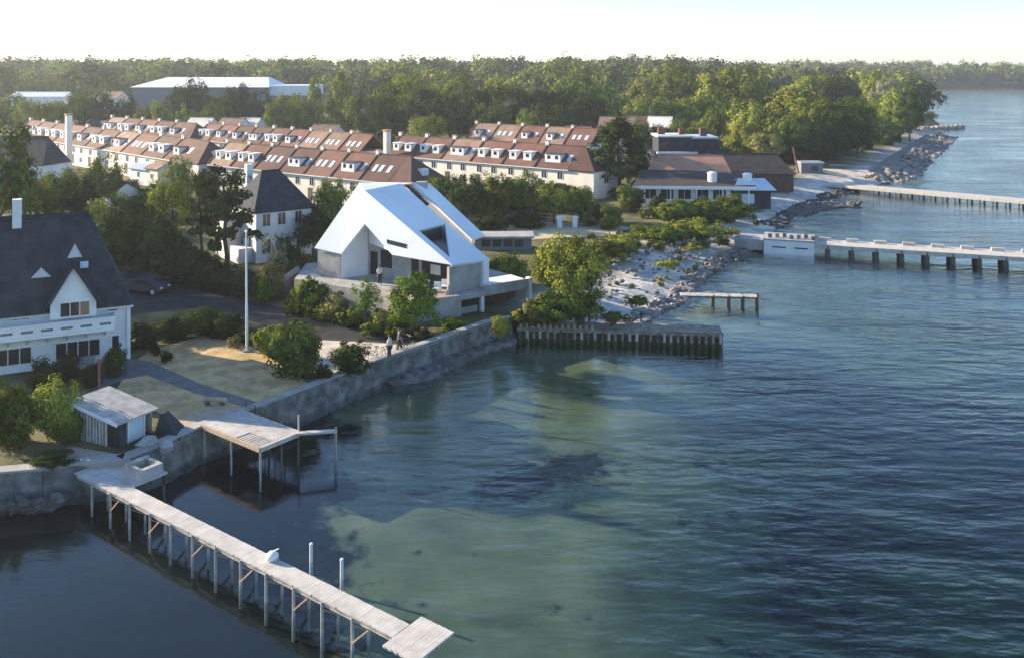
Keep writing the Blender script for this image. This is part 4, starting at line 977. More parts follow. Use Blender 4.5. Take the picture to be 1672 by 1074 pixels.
# rock apron below the pale wall
ap = [(612, 622), (650, 629), (692, 623), (742, 601), (800, 573), (842, 562), (838, 545), (800, 548), (700, 588), (625, 612)]
b = MB(); apw = [P(a, c, 0).xy for a, c in ap]
b.prism([tuple(p) for p in apw], -1.0, .22); o = b.build('stone_apron', 'seawall'); tag(o, 'flat blue-grey stone apron at the foot of the pale sea wall', 'stone')
apn = np.array([tuple(p) for p in apw])
b = MB(); k = 0
while k < 240:
    i = rnd.randrange(0, 6); t = rnd.random(); p = apw[i].lerp(apw[i + 1], t); q_ = apw[7].lerp(apw[9], rnd.random()); s = rnd.random() ** 2 * .7
    c_ = p.lerp(q_, s * .4); b.rock((c_.x, c_.y, .12 + .25 * s), rnd.uniform(.15, .5), rnd.random(), .5); k += 1
tag(b.build('apron_rubble', 'stone'), 'loose rubble along the stone apron', 'rocks', kind='stuff')
# boulders at the left wall: individually visible
for i in range(16):
    t = i / 15; p = wp[1].lerp(wp[3], .25 + t * .62); r_ = rnd.uniform(.28, .6)
    tag(MB().rock((p.x + .5 * rnd.random() + .15, p.y - .55 - rnd.random() * .8, .1 + rnd.random() * .35), r_, i + 5).build('boulder', 'wetstone'), 'dark wet boulder against the wall, %s from the left edge' % ordn(i + 1), 'boulder', 'boulders at the left wall')
# boulder revetments of the beach (too many small stones to pick apart)
def rubble(name, label, line, n, r0, r1, width, z0=0.0, m='stone', zs=.25):
    b = MB(); L = [P(a, c, z0).xy for a, c in line]; acc = [0]
    for p, q_ in zip(L[:-1], L[1:]): acc.append(acc[-1] + (q_ - p).length)
    for i in range(n):
        s = rnd.random() * acc[-1]; k = next(j for j in range(len(acc) - 1) if acc[j + 1] >= s); t = (s - acc[k]) / (acc[k + 1] - acc[k])
        p = L[k].lerp(L[k + 1], t); d = (L[k + 1] - L[k]).normalized(); w = (rnd.random() - .35) * width
        x, y = p.x - d.y * w, p.y + d.x * w
        b.rock((x, y, z0 + max(0, w) * zs + rnd.uniform(-.1, .15)), rnd.uniform(r0, r1), rnd.random(), .6)
    o = b.build(name, m); tag(o, label, 'rocks', kind='stuff'); return o
rubble('shore_rocks', 'brown boulders edging the small beach by the swimming jetty', [(1128, 468), (1150, 449), (1185, 422), (1238, 404), (1256, 392)], 260, .25, .6, 1.6)
rubble('shore_rocks', 'dark boulders between the two small piers', [(1034, 531), (1085, 503), (1112, 488), (1128, 466)], 130, .25, .6, 1.8)
rubble('beach_stones', 'scattered stones and pale wrack on the small beach', [(1000, 500), (1060, 470), (1120, 440), (1200, 405)], 220, .1, .35, 9, .4)
rubble('breakwater', 'dark rock breakwater behind the swimming jetty', [(1300, 352), (1340, 341), (1380, 336), (1398, 338)], 300, .3, .7, 3.0, 0, 'wetstone')
rubble('shore_rocks', 'rocks along the far shore behind the long white pier', [(1265, 372), (1300, 350), (1352, 326), (1400, 310)], 200, .25, .6, 3, 0, 'wetstone')
rubble('revetment', 'stone revetment sloping into the far bay', [(1440, 300), (1480, 291), (1503, 268), (1534, 240), (1552, 224)], 420, .35, .9, 6, 0, 'stone', .35)
# sloping blue-grey slabs of the far revetment
for i, (pa_, pb_) in enumerate(((((1430, 285)), (1462, 262)), ((1462, 262), (1496, 240)), ((1496, 240), (1520, 224)))):
    a_ = P(*pa_, 1.0); b_ = P(*pb_, 1.0); o_ = Vector((3.2, -.6, -.8)); i_ = Vector((-1.2, .6, .9))
    tag(MB().slab([a_ + o_, b_ + o_, b_ + i_, a_ + i_], .4, (0, 0, 1)).build('revetment_slab', 'seawall'), '%s sloping concrete slab of the far revetment counted from the beach' % ORD[i], 'slab', 'revetment slabs')
# far coast wall and blocks at the right edge
t = P(1545, 214, 0)
for i in range(9):
    tag(MB().rock((t.x - 9 + i * 2.6, t.y + i * 1.5, .6), 1.7 + .5 * rnd.random(), i + 50, .6).build('coast_block', 'pinkpave'), 'pinkish stone block on the point, %s from the left' % ordn(i + 1), 'boulder', 'stone blocks on the point')

# ------------------------------------------------------------------ piers
def planks(b, fr, x0, x1, w0, w1, z0, z1, step=.16, gap=.004, along=False):
    x = x0
    while x < x1 - .02:
        j = rnd.uniform(-.003, .003); b.box(x + gap, min(x + step, x1) - gap, w0 + rnd.uniform(-.012, .012), w1 + rnd.uniform(-.012, .012), z0 + j, z1 + j, fr); x += step
# bulkhead pier with close-set piles
a_ = Vector((2.3, 75.5)); b_ = P(1181, 567, 0).xy; d = (b_ - a_); L = d.length; fr = frame(a_, d)
e = thing('bulkhead_pier', 'long wooden pier on close-set piles in front of the beach', 'pier', (a_.x, a_.y, 0))
b = MB(); planks(b, fr, 0, L, .05, 2.35, 1.06, 1.16, .2); b.build('deck_planks', 'tanwood', e)['kind'] = 'stuff'
MB().box(0, L, .0, .16, .86, 1.04, fr).build('edge_beam', 'tanwood', e); MB().box(0, L, 2.2, 2.36, .82, 1.04, fr).build('edge_beam', 'wood', e)
MB().box(.2, L - .2, .45, .6, -1.5, .95, fr).build('back_sheeting', 'wooddark', e)
n = 30
for i in range(n):
    x = .25 + (L - .5) * i / (n - 1); r_ = rnd.uniform(.10, .15); p0 = fr(x, -.02, -2.0); p1 = fr(x + rnd.uniform(-.05, .05), .0, .95 + rnd.uniform(-.1, .1))
    pl = MB().tube(p0, p1, r_, r_ * .9, 8).build('pile', ('wood', 'tanwood', 'wooddark', 'tanwood')[rnd.randrange(4)], e)
    MB().tube(fr(x, -.02, -1.2), fr(x, -.02, .32), r_ + .012, r_ + .01, 8).build('algae', 'weed', pl)
for i in range(4): MB().tube(fr(L - .1, .4 + i * .6, -2), fr(L - .1, .4 + i * .6, 1.0), .13, .12, 8).build('pile', 'wooddark', e)
for i in range(13):
    x = .3 + i * .5; MB().tube(fr(x, .12, 1.1), fr(x, .12, 1.5 + rnd.uniform(-.06, .06)), .12, .11, 8).build('fence_post', 'tan', e)
    if i < 12: MB().box(x + .13, x + .37, .08, .16, 1.12, 1.38, fr).build('fence_board', 'wooddark', e)
# small bathing pier
a_ = P(1112, 483, .9).xy; b_ = P(1240, 486, .9).xy; d = b_ - a_; L = d.length; fr = frame(a_, d)
e = thing('small_pier', 'short slender pier on four pairs of posts by the small beach', 'pier', (a_.x, a_.y, 0))
b = MB(); planks(b, fr, 0, L, 0, 1.2, .85, .93, .18); b.build('deck_planks', 'wood', e)['kind'] = 'stuff'
for x in (L * .42, L * .62, L * .8, L - .15):
    for y in (.08, 1.12): MB().tube(fr(x, y, -2), fr(x, y, 1.0 + (.35 if x > L * .9 and y < .5 else 0)), .11, .1, 8).build('post', 'wooddark', e)
MB().box(L * .1, L, .3, .45, .68, .845, fr).build('beam', 'wooddark', e); MB().box(L * .1, L, .8, .95, .68, .845, fr).build('beam', 'wooddark', e)
# swimming jetty: white block and a broad deck on piles
a_ = P(1247, 413, 0).xy; b_ = P(1329, 418.5, 0).xy; d = b_ - a_; L = d.length; fr = frame(a_, d)
e = thing('swimming_jetty', 'broad white concrete jetty with long deck running out to the right', 'pier', (a_.x, a_.y, 0))
MB().box(0, L, 0, 4.6, -1.5, 1.65, fr).build('concrete_block', 'white', e)
MB().box(-.1, L + .1, -.1, 4.7, 1.652, 1.8, fr).build('block_coping', 'conc', e)
for k in range(2): MB().box(1.0 + k * 2.6, 2.6 + k * 2.6, -.03, .02, .75, .9, fr).build('drain_slot', 'slate', e)
b = MB(); planks(b, fr, L + .15, L + 30, .6, 4.4, 1.22, 1.34, .4); b.build('deck_planks', 'woodpale', e)['kind'] = 'stuff'
MB().box(L + .12, L + 30, .55, .68, .86, 1.2, fr).build('edge_beam', 'woodpale', e); MB().box(L + .12, L + 30, 4.3, 4.45, .86, 1.2, fr).build('edge_beam', 'woodpale', e)
for k in range(11):
    x = L + 1.6 + k * 2.75
    for y in (.8, 2.6, 4.2): MB().tube(fr(x, y, -3), fr(x, y, 1.2), .3, .28, 9).build('pile', 'wooddark', e)
    MB().box(x - .2, x + .2, .7, 4.3, .84, 1.19, fr).build('cross_beam', 'wooddark', e)
for k in range(9): MB().box(L + .6 + k * 3.2, L + 2.0 + k * 3.2, 3.5, 3.95, 1.36, 1.72, fr).build('bench', 'woodpale', e)
for k in range(7): MB().box(.5 + k * .85, .95 + k * .85, .55 + (k % 3) * .5, .9 + (k % 3) * .5, 1.81, 2.3, fr).build('bollard_stone', 'stone', e)
MB().box(-3.6, -.12, .4, 4.4, .2, 1.5, fr).build('ramp', 'conc', e)
# far white pier
a_ = P(1345, 301, 1.1).xy; b_ = P(1690, 331, 1.1).xy; d = b_ - a_; L = d.length; fr = frame(a_, d)
e = thing('far_pier', 'long pale pier on piles beyond the swimming jetty', 'pier', (a_.x, a_.y, 0))
b = MB(); planks(b, fr, 0, L, 0, 3.6, 1.0, 1.15, .6); b.build('deck_planks', 'woodpale', e)['kind'] = 'stuff'
MB().box(0, L, -.08, .06, .66, .99, fr).build('edge_beam', 'woodpale', e)
for k in range(20):
    x = 9 + k * 1.95
    if x > L: break
    for y in (.15, 3.3): MB().tube(fr(x, y, -3), fr(x, y, 1.0), .17, .16, 7).build('pile', 'wooddark', e)
# white bathing beach ramps behind it
for i, (px, py, w, l_) in enumerate(((1375, 283, 14, 5), (1345, 291, 9, 4), (1405, 276, 12, 4))):
    p = P(px, py, 1.0); tag(MB().hexa([(p.x - w / 2, p.y - l_ / 2, .1), (p.x + w / 2, p.y - l_ / 2 - 2, .1), (p.x + w / 2, p.y + l_ / 2 - 2, .1), (p.x - w / 2, p.y + l_ / 2, .1)], [(p.x - w / 2, p.y - l_ / 2, .9), (p.x + w / 2, p.y - l_ / 2 - 2, .7), (p.x + w / 2, p.y + l_ / 2 - 2, 1.5), (p.x - w / 2, p.y + l_ / 2, 1.75)]).build('sand_bank', 'sand'), ('pale sand bank nearest the far pier', 'pale sand bank beside the rocks', 'pale sand bank below the big trees')[i], 'sand', kind='stuff')
# crane-like red post and grey hut on the far beach
t = P(1318, 284, 1.6); e = thing('beach_hut', 'small grey hut with a red mast under the big trees', 'hut', (t.x, t.y, 1.6))
MB().box(t.x - 1.2, t.x + 3.2, t.y, t.y + 3, 1.2, 3.7).build('wall', 'hallwall', e); MB().box(t.x - 1.4, t.x + 3.4, t.y - .3, t.y + 3.2, 3.7, 3.95).build('roof', 'metal', e)
MB().box(t.x + .8, t.x + 2.2, t.y - .04, t.y + .02, 2.2, 3.2).build('window', 'glass', e)
MB().tube((t.x - 1.8, t.y - .3, 1.4), (t.x - 3.0, t.y - .3, 7.0), .22, .12, 8).build('mast', 'red', e)

# ------------------------------------------------------------------ bathing pier at the lower left
a_ = P(118, 766, 1.5).xy; b_ = P(432, 934, 1.3).xy; d = (b_ - a_).normalized(); L = (b_ - a_).length; fr = frame(a_, d)
e = thing('bathing_pier', 'narrow pale bathing pier on tall thin posts', 'pier', (a_.x, a_.y, 0))
PW = .95
b = MB(); planks(b, fr, .2, L + 7.5, 0, PW, 1.3, 1.38, .145); b.build('deck_planks', 'woodpale', e)['kind'] = 'stuff'
b = MB(); planks(b, fr, .4, 4.2, PW + .03, 3.0, 1.31, 1.39, .145); b.build('platform_planks', 'woodpale', e)['kind'] = 'stuff'
b = MB(); planks(b, fr, L + 7.53, L + 9.2, -.6, 1.6, 1.3, 1.38, .145); b.build('head_planks', 'woodpale', e)['kind'] = 'stuff'
for y in (.08, PW - .18): MB().box(.3, L + 9.1, y, y + .1, 1.1, 1.285, fr).build('stringer', 'wood', e)
for y in (2.0, 2.85): MB().box(.4, 4.2, y, y + .1, 1.1, 1.285, fr).build('stringer', 'wooddark', e)
for k in range(12):
    x = 1.9 + k * 1.75
    for y in (.04, PW - .04):
        MB().tube(fr(x, y, -1.6), fr(x + rnd.uniform(-.05, .05), y, 1.28), .07, .065, 8).build('post', 'wood', e)
    MB().beam(fr(x - .05, .04, .95), fr(x - .05, PW - .04, .35), .09, .05).build('brace', 'tan', e)
    if k % 2: MB().beam(fr(x, .0, .3), fr(x + .9, .0, 1.15), .06, .06).build('brace', 'tan', e)
for x, y in ((1.2, 2.9), (4.0, 2.9), (4.0, 1.5)): MB().tube(fr(x, y, -1.4), fr(x, y, 1.28), .09, .085, 8).build('post', 'wooddark', e)
# concrete bench box on the platform
p = fr(2.6, 1.45, 0); fb = frame(p, d)
e = thing('concrete_bench', 'square concrete bench block with hollow middle on the pier platform', 'bench', (p[0], p[1], 1.4))
for x0, x1, y0, y1, z1, n_ in ((0, .28, 0, 1.35, 2.0, 'side'), (1.2, 1.48, 0, 1.35, 1.95, 'side'), (.285, 1.195, 0, .26, 1.95, 'front'), (.285, 1.195, 1.1, 1.35, 1.95, 'back'), (.285, 1.195, .265, 1.095, 1.6, 'seat')):
    MB().box(x0, x1, y0, y1, 1.395, z1, fb).build(n_, 'conc', e)
p = fr(2.2, 3.6, 0)
o = MB().rock((p[0] - .9, p[1] + 1.2, 1.75), .65, 31, .7).build('boulder', 'conc'); tag(o, 'pale sunlit boulder at the landing before the boathouse', 'boulder')
o = MB().rock((p[0] + .2, p[1] + 1.0, 1.7), .5, 33, .7).build('boulder', 'conc'); tag(o, 'smaller pale boulder beside the boathouse corner', 'boulder')
# white bundle at the pier end
p = fr(L - .35, .72, 0); b = MB()
e = thing('bathing_bag', 'white crumpled bag lying at the end of the bathing pier', 'bag', (p[0], p[1], 1.38))
MB().rock((p[0], p[1], 1.58), .33, 4, .6).build('bundle', 'white', e, smooth=True); MB().beam((p[0] - .2, p[1], 1.7), (p[0] + .25, p[1] + .1, 1.85), .05, .03).build('strap', 'white', e)
# white mooring posts
for px, y0, y1, lab in ((508, 886, 916, 'white mooring post farther from the pier end'), (558, 911, 945, 'white mooring post nearer the pier end')):
    q_ = P(px, y1, 0); t = atY(px, y0, q_.y); e = thing('mooring_post', lab, 'post', (q_.x, q_.y, 0), 'mooring posts')
    MB().tube((q_.x, q_.y, -2), (q_.x, q_.y, t.z - .05), .075, .075, 10).build('shaft', 'white', e); MB().tube((q_.x, q_.y, t.z - .05), (q_.x, q_.y, t.z), .09, .06, 10).build('cap', 'white', e)

# ------------------------------------------------------------------ sun deck on posts
a_ = P(331, 693, 1.75).xy; d = Vector((.79, -.61)).normalized(); fr = frame(a_, d); L, Wd = 5.4, 2.75
e = thing('sun_deck', 'weathered grey sun deck on thin posts over the water', 'deck', (a_.x, a_.y, 0))
b = MB(); planks(b, fr, 0, L, 1.05, Wd, 1.7, 1.76, .14); b.build('deck_planks', 'wood', e)['kind'] = 'stuff'
b = MB(); planks(b, fr, 0, L * .58, 0, 1.03, 1.7, 1.76, .14); b.build('deck_planks', 'woodpale', e)['kind'] = 'stuff'
b = MB(); planks(b, fr, L * .6, L, 0, 1.03, 1.7, 1.75, .26, .05); b.build('slatted_hatch', 'wood', e)['kind'] = 'stuff'
MB().box(-.05, L + .05, -.12, -.01, 1.55, 1.8, fr).build('edge_beam', 'tan', e); MB().box(-.05, L + .05, Wd + .01, Wd + .12, 1.55, 1.8, fr).build('edge_beam', 'woodpale', e)
MB().box(L + .01, L + .12, 0, Wd, 1.55, 1.8, fr).build('edge_beam', 'woodpale', e)
for x, y in ((.1, .05), (L * .5, .05), (L, .02), (L, Wd * .55), (L, Wd), (L * .5, Wd), (.1, Wd)): MB().tube(fr(x, y, -1.6), fr(x, y, 1.69), .07, .065, 8).build('post', 'wood' if y < .3 else 'wooddark', e)
MB().tube(fr(L - .1, Wd + .1, 1.5), fr(L - .1, Wd + .1, 2.7), .06, .05, 8).build('handrail_post', 'woodpale', e)
MB().beam(fr(L + .1, Wd - .2, 1.78), fr(L + 1.55, Wd + 1.6, 1.72), .35, .12).build('gangplank', 'woodpale', e)
for z_ in (0,): MB().tube(fr(L + 1.5, Wd + 1.55, -1.8), fr(L + 1.5, Wd + 1.55, 1.95), .075, .07, 8).build('post', 'tan', e)
# rope net railing behind the deck
q_ = thing('net_railing', 'dark net railing strung along the back of the sun deck', 'railing', fr(0, Wd + .5, 1.6))
for i in range(6): MB().tube(fr(-.2 + i * .95, Wd + .5, 1.0), fr(-.2 + i * .95, Wd + .5, 2.15), .045, .045, 6).build('post', 'wooddark', q_)
b = MB()
for i in range(5):
    for k in range(4): b.beam(fr(-.2 + i * .95, Wd + .5, 1.45 + k * .2), fr(.75 + i * .95, Wd + .5, 1.45 + k * .2), .02, .02)
    for k in range(5): b.beam(fr(-.2 + i * .95 + k * .19, Wd + .5, 1.4), fr(i * .95 + k * .19 - .01, Wd + .5, 2.08), .02, .02)
b.build('net', 'wooddark', q_)
# landing and log bench where the deck meets the garden
sheet('landing', [(262, 722), (300, 678), (352, 660), (398, 666), (336, 692)], LZ + .03, 'tan', 'tan wooden landing behind the sun deck', 'path')
p = P(350, 661, LZ); e = thing('log_bench', 'low log bench at the edge of the lawn', 'bench', (p.x, p.y, LZ))
MB().tube((p.x - .7, p.y + .05, LZ + .38), (p.x + .8, p.y - .1, LZ + .38), .16, .15, 9).build('seat', 'tan', e)
for s in (-.45, .5): MB().box(p.x + s - .12, p.x + s + .12, p.y - .15, p.y + .15, LZ, LZ + .25).build('leg', 'wooddark', e)

# ------------------------------------------------------------------ boathouse
B4 = Vector((-21.0, 50.4)); d1 = Vector((-.90, .44)).normalized(); Lb, Db = 3.5, 2.5
e = thing('boathouse', 'low boathouse with slatted wall and sloping grey roof by the pier', 'shed', (B4.x, B4.y, 1.4))
o_ = B4 + d1 * Lb; fr = frame(o_, -d1, 1.4)      # x runs to the front corner, outside is -y
def rz(x, y): return 2.32 - .55 * x / Lb - .08 * y / Db
r_ = MB().slab([fr(-.25, -.3, rz(0, 0) + .06), fr(Lb + .35, -.3, rz(Lb, 0) - .04), fr(Lb + .35, Db + .2, rz(Lb, Db) - .04), fr(-.25, Db + .2, rz(0, Db) + .06)], .1, (0, 0, 1)).build('roof', 'wood', e)
MB().slab([fr(-.25, -.32, rz(0, 0) + .08), fr(Lb + .35, -.32, rz(Lb, 0) - .02), fr(Lb + .35, -.32, rz(Lb, 0) - .2), fr(-.25, -.32, rz(0, 0) - .1)], .04).build('fascia', 'white', r_)
MB().hexa([fr(0, 0, -.3), fr(Lb, 0, -.3), fr(Lb, .1, -.3), fr(0, .1, -.3)], [fr(0, 0, rz(0, 0) - .12), fr(Lb, 0, rz(Lb, 0) - .16), fr(Lb, .1, rz(Lb, 0) - .16), fr(0, .1, rz(0, 0) - .12)]).build('front_wall', 'dark', e)
for i in range(11):
    x = .06 + i * .25; zt_ = rz(x, 0) - .2
    MB().box(x, x + (.13 if i % 2 else .16), -.06, -.008, -.1, zt_, fr).build('slat', 'woodpale' if i % 3 else 'wood', e)
MB().hexa([fr(0, Db - .1, -.3), fr(Lb, Db - .1, -.3), fr(Lb, Db, -.3), fr(0, Db, -.3)], [fr(0, Db - .1, rz(0, Db) - .12), fr(Lb, Db - .1, rz(Lb, Db) - .16), fr(Lb, Db, rz(Lb, Db) - .16), fr(0, Db, rz(0, Db) - .12)]).build('back_wall', 'wood', e)
MB().box(0, .1, .105, Db - .105, -.3, 2.1, fr).build('end_wall', 'wood', e)
MB().tube(fr(Lb - .25, .35, -.3), fr(Lb - .25, .35, rz(Lb, 0) - .16), .36, .36, 14).build('corner_drum', 'slate', e)
MB().box(Lb - .1, Lb - .04, .8, 1.9, .1, 1.45, fr).build('glass_screen', 'awning', e)
for y in (.74, 1.92, Db - .08): MB().box(Lb - .14, Lb, y, y + .08, -.3, rz(Lb, 0) - .18, fr).build('post', 'white', e)
MB().box(Lb - .13, Lb - .02, .82, 1.92, -.1, .1, fr).build('threshold', 'wood', e)
# patio slab in front, small dark tarpaulin shelter behind
tag(MB().prism([tuple(P(a, c).xy) for a, c in ((60, 742), (118, 730), (190, 742), (215, 752), (140, 757), (60, 763))], LZ - .3, LZ + .05).build('patio', 'pinkpave'), 'pale paved patio in front of the boathouse', 'patio', kind='structure')
p = P(275, 712, LZ); tag(MB().hexa([(p.x - .9, p.y, LZ - .1), (p.x + .8, p.y - .3, LZ - .1), (p.x + .7, p.y + 1.3, LZ - .1), (p.x - .7, p.y + 1.4, LZ - .1)], [(p.x - .6, p.y + .3, LZ + 1.15), (p.x - .45, p.y + .25, LZ + 1.15), (p.x - .45, p.y + 1.2, LZ + 1.05), (p.x - .6, p.y + 1.2, LZ + 1.05)]).build('tarpaulin', 'slate'), 'dark tarpaulin tent beside the boathouse', 'tarpaulin')

# ------------------------------------------------------------------ poles, goal frame, wall, people, furniture
q_ = P(403, 573); t = atY(401, 378, q_.y); e = thing('flagpole', 'tall white flagpole on the sunny lawn', 'flagpole', (q_.x, q_.y, LZ))
MB().tube((q_.x, q_.y, LZ), (q_.x - .05, q_.y, t.z - .1), .10, .055, 10).build('shaft', 'white', e); MB().rock((q_.x - .05, q_.y, t.z), .12, 3, .9).build('finial', 'white', e)
MB().box(q_.x - .25, q_.x + .25, q_.y - .25, q_.y + .25, LZ - .1, LZ + .12).build('footing', 'conc', e); MB().tube((q_.x + .12, q_.y - .02, LZ + .5), (q_.x - .0, q_.y - .02, t.z - .2), .012, .012, 5).build('halyard', 'white', e)
q_ = P(162, 640); e = thing('red_post', 'rust-red post beside the boathouse roof', 'post', (q_.x, q_.y, LZ))
MB().tube((q_.x, q_.y, LZ - .2), (q_.x, q_.y, LZ + 2.05), .10, .09, 8).build('shaft', 'red', e); MB().box(q_.x - .14, q_.x + .14, q_.y - .14, q_.y + .14, LZ + 2.05, LZ + 2.15).build('cap', 'red', e)
q_ = P(926, 372); e = thing('ruined_gateway', 'two white wall stubs with a beam on the dry meadow', 'ruin', (q_.x, q_.y, LZ))
for s in (-1.0, 1.05): MB().box(q_.x + s - .32, q_.x + s + .32, q_.y - .2, q_.y + .5, LZ - .1, LZ + 1.55).build('stub', 'white', e)
MB().box(q_.x - 1.3, q_.x - .1, q_.y - .1, q_.y + .2, LZ + 1.3, LZ + 1.54).build('beam', 'white', e)
a_ = P(782, 412); b_ = P(868, 408)
e = thing('low_pavilion', 'low flat-roofed dark pavilion beside the dry meadow', 'pavilion', (a_.x, a_.y, LZ))
MB().box(a_.x - .5, b_.x, a_.y + 1.2, a_.y + 3.6, LZ - .1, LZ + 1.45).build('wall', 'hallwall', e); MB().box(a_.x - .8, b_.x + .3, a_.y + .7, a_.y + 4.2, LZ + 1.45, LZ + 1.68).build('roof', 'conc', e)
for k in range(4): MB().box(a_.x + .3 + k * 1.3, a_.x + 1.3 + k * 1.3, a_.y + 1.16, a_.y + 1.2, LZ + .4, LZ + 1.2).build('window', 'glass', e)
p = P(995, 405); tag(MB().tube((p.x, p.y, LZ - .3), (p.x, p.y, LZ + 1.9), .11, .1, 8).build('marker_post', 'red'), 'pinkish marker post among the scrub above the beach', 'post')

def person(label, base, face, top, bottom, pose='stand', arms=0.0):
    """a figure: skinned body with head, hair and clothing"""
    x, y, z = base; f = Vector((math.cos(face), math.sin(face), 0)); s = Vector((-f.y, f.x, 0)); up = Vector((0, 0, 1)); o_ = Vector(base)
    hip = .92; knee = .50; sh = 1.42
    J = {}
    def add(n, p, r): J[n] = (o_ + p, r)
    add('pel', up * hip, .15); add('wst', up * 1.08, .13); add('che', up * 1.28, .155); add('nk', up * 1.48, .06); add('hd0', up * 1.56 + f * .01, .085); add('hd1', up * 1.67 + f * .015, .095); add('hd2', up * 1.74, .06)
    for n, k in (('l', 1), ('r', -1)):
        st_ = .16 * k if pose == 'walk' else .03 * k
        add(n + 'hp', up * .88 + s * .1 * k, .1); add(n + 'kn', up * knee + s * .1 * k + f * (st_ * .8 + .03), .068); add(n + 'an', up * .1 + s * .1 * k + f * st_ * 1.4, .045); add(n + 'to', up * .04 + s * .11 * k + f * (st_ * 1.4 + .17), .035)
        add(n + 'sh', up * sh + s * .18 * k, .065); add(n + 'el', up * 1.13 + s * .24 * k + f * (arms * .12 - st_ * .3), .05); add(n + 'wr', up * (.89 + arms * .25) + s * .22 * k + f * (.08 + arms * .3 - st_ * .4), .035)
        for i in range(5):
            t_ = (i - 2) * .02
            add(n + 'f%d' % i, J[n + 'wr'][0] - o_ + f * (.02 + t_ + (.05 if i == 0 else 0)) - up * (.15 - abs(i - 2) * .012 - (.05 if i == 0 else 0)), .011)
    ed = [('pel', 'wst'), ('wst', 'che'), ('che', 'nk'), ('nk', 'hd0'), ('hd0', 'hd1'), ('hd1', 'hd2')]
    for n in 'lr': ed += [('pel', n + 'hp'), (n + 'hp', n + 'kn'), (n + 'kn', n + 'an'), (n + 'an', n + 'to'), ('che', n + 'sh'), (n + 'sh', n + 'el'), (n + 'el', n + 'wr')] + [(n + 'wr', n + 'f%d' % i) for i in range(5)]
    e = thing('person', label, 'person', base)
    def skin(name, names, edges, grow, m, root):
        names = list(names); me = bpy.data.meshes.new(name)
        me.from_pydata([tuple(J[n][0] - o_) for n in names], [(names.index(a), names.index(b)) for a, b in edges], [])
        ob = bpy.data.objects.new(name, me); col.objects.link(ob); ob.parent = e
        md = ob.modifiers.new('skin', 'SKIN'); md.use_smooth_shade = True
        ly = me.skin_vertices[0].data if me.skin_vertices else None
        if ly is None:
            import bmesh
            bm = bmesh.new(); bm.from_mesh(me); bm.verts.layers.skin.verify(); bm.to_mesh(me); bm.free(); ly = me.skin_vertices[0].data
        for i, n in enumerate(names): r_ = J[n][1] + grow; ly[i].radius = (r_, r_); ly[i].use_root = (n == root)
        ob.modifiers.new('sub', 'SUBSURF').levels = 1; ob.modifiers['sub'].render_levels = 1
        me.materials.append(M[m]); return ob
    skin('body', J.keys(), ed, 0, 'skin', 'pel')
    skin('shirt', ['pel', 'wst', 'che', 'lsh', 'lel', 'rsh', 'rel'], [('pel', 'wst'), ('wst', 'che'), ('che', 'lsh'), ('lsh', 'lel'), ('che', 'rsh'), ('rsh', 'rel')], .018, top, 'pel')
    skin('trousers', ['pel', 'lhp', 'lkn', 'lan', 'rhp', 'rkn', 'ran'], [('pel', 'lhp'), ('lhp', 'lkn'), ('lkn', 'lan'), ('pel', 'rhp'), ('rhp', 'rkn'), ('rkn', 'ran')], .022, bottom, 'pel')
    h = J['hd1'][0]; MB().rock((h.x - f.x * .03, h.y - f.y * .03, h.z + .04), .115, 5, .85).build('hair', 'hair', e, org=base, smooth=True)
    return e
person('person in white top standing on the house terrace', (-10.0, 81.0, TZ), R(-60), 'shirt', 'trouser')
person('person in white shirt standing by the bicycles on the gravel', tuple(P(636, 585, LZ)), R(160), 'shirt', 'navy', arms=.5)
person('person in dark clothes walking on the gravel by the sea wall', tuple(P(652, 574, LZ)), R(20), 'navy', 'trouser', 'walk')
def bicycle(label, base, ang):
    e = thing('bicycle', label, 'bicycle', base, 'bicycles by the sea wall'); fr = frame(base, (math.cos(ang), math.sin(ang)), base[2])
    for cx in (-.52, .52):
        b = MB(); n = 18
        for i in range(n):
            a0, a1 = 2 * math.pi * i / n, 2 * math.pi * (i + 1) / n
            b.tube(fr(cx + .33 * math.cos(a0), 0, .35 + .33 * math.sin(a0)), fr(cx + .33 * math.cos(a1), 0, .35 + .33 * math.sin(a1)), .022, .022, 5)
        w = b.build('wheel', 'trouser', e); b = MB()
        for i in range(6): a0 = math.pi * i / 6; b.tube(fr(cx + .32 * math.cos(a0), 0, .35 + .32 * math.sin(a0)), fr(cx - .32 * math.cos(a0), 0, .35 - .32 * math.sin(a0)), .006, .006, 4)
        b.build('spokes', 'metal', w)
    b = MB(); P_ = {'r': (-.52, 0, .35), 'b': (-.08, 0, .32), 's': (-.2, 0, .85), 'h': (.36, 0, .85), 'f': (.52, 0, .35)}
    for p, q_ in ('rb', 'bs', 'rs', 'sh', 'bh', 'hf'): b.tube(fr(*P_[p]), fr(*P_[q_]), .022, .022, 6)
    b.build('frame', 'navy', e); MB().box(-.34, -.06, -.06, .06, .93, .99, fr).build('saddle', 'trouser', e)
    b = MB(); b.tube(fr(.36, 0, .85), fr(.33, 0, 1.05), .018, .018, 6).tube(fr(.33, -.28, 1.05), fr(.33, .28, 1.05), .016, .016, 6); b.build('handlebar', 'metal', e)
bicycle('bicycle parked nearer the dark clipped bush', tuple(P(619, 586)), R(25)); bicycle('bicycle parked nearer the lane mouth', tuple(P(662, 571)), R(40))
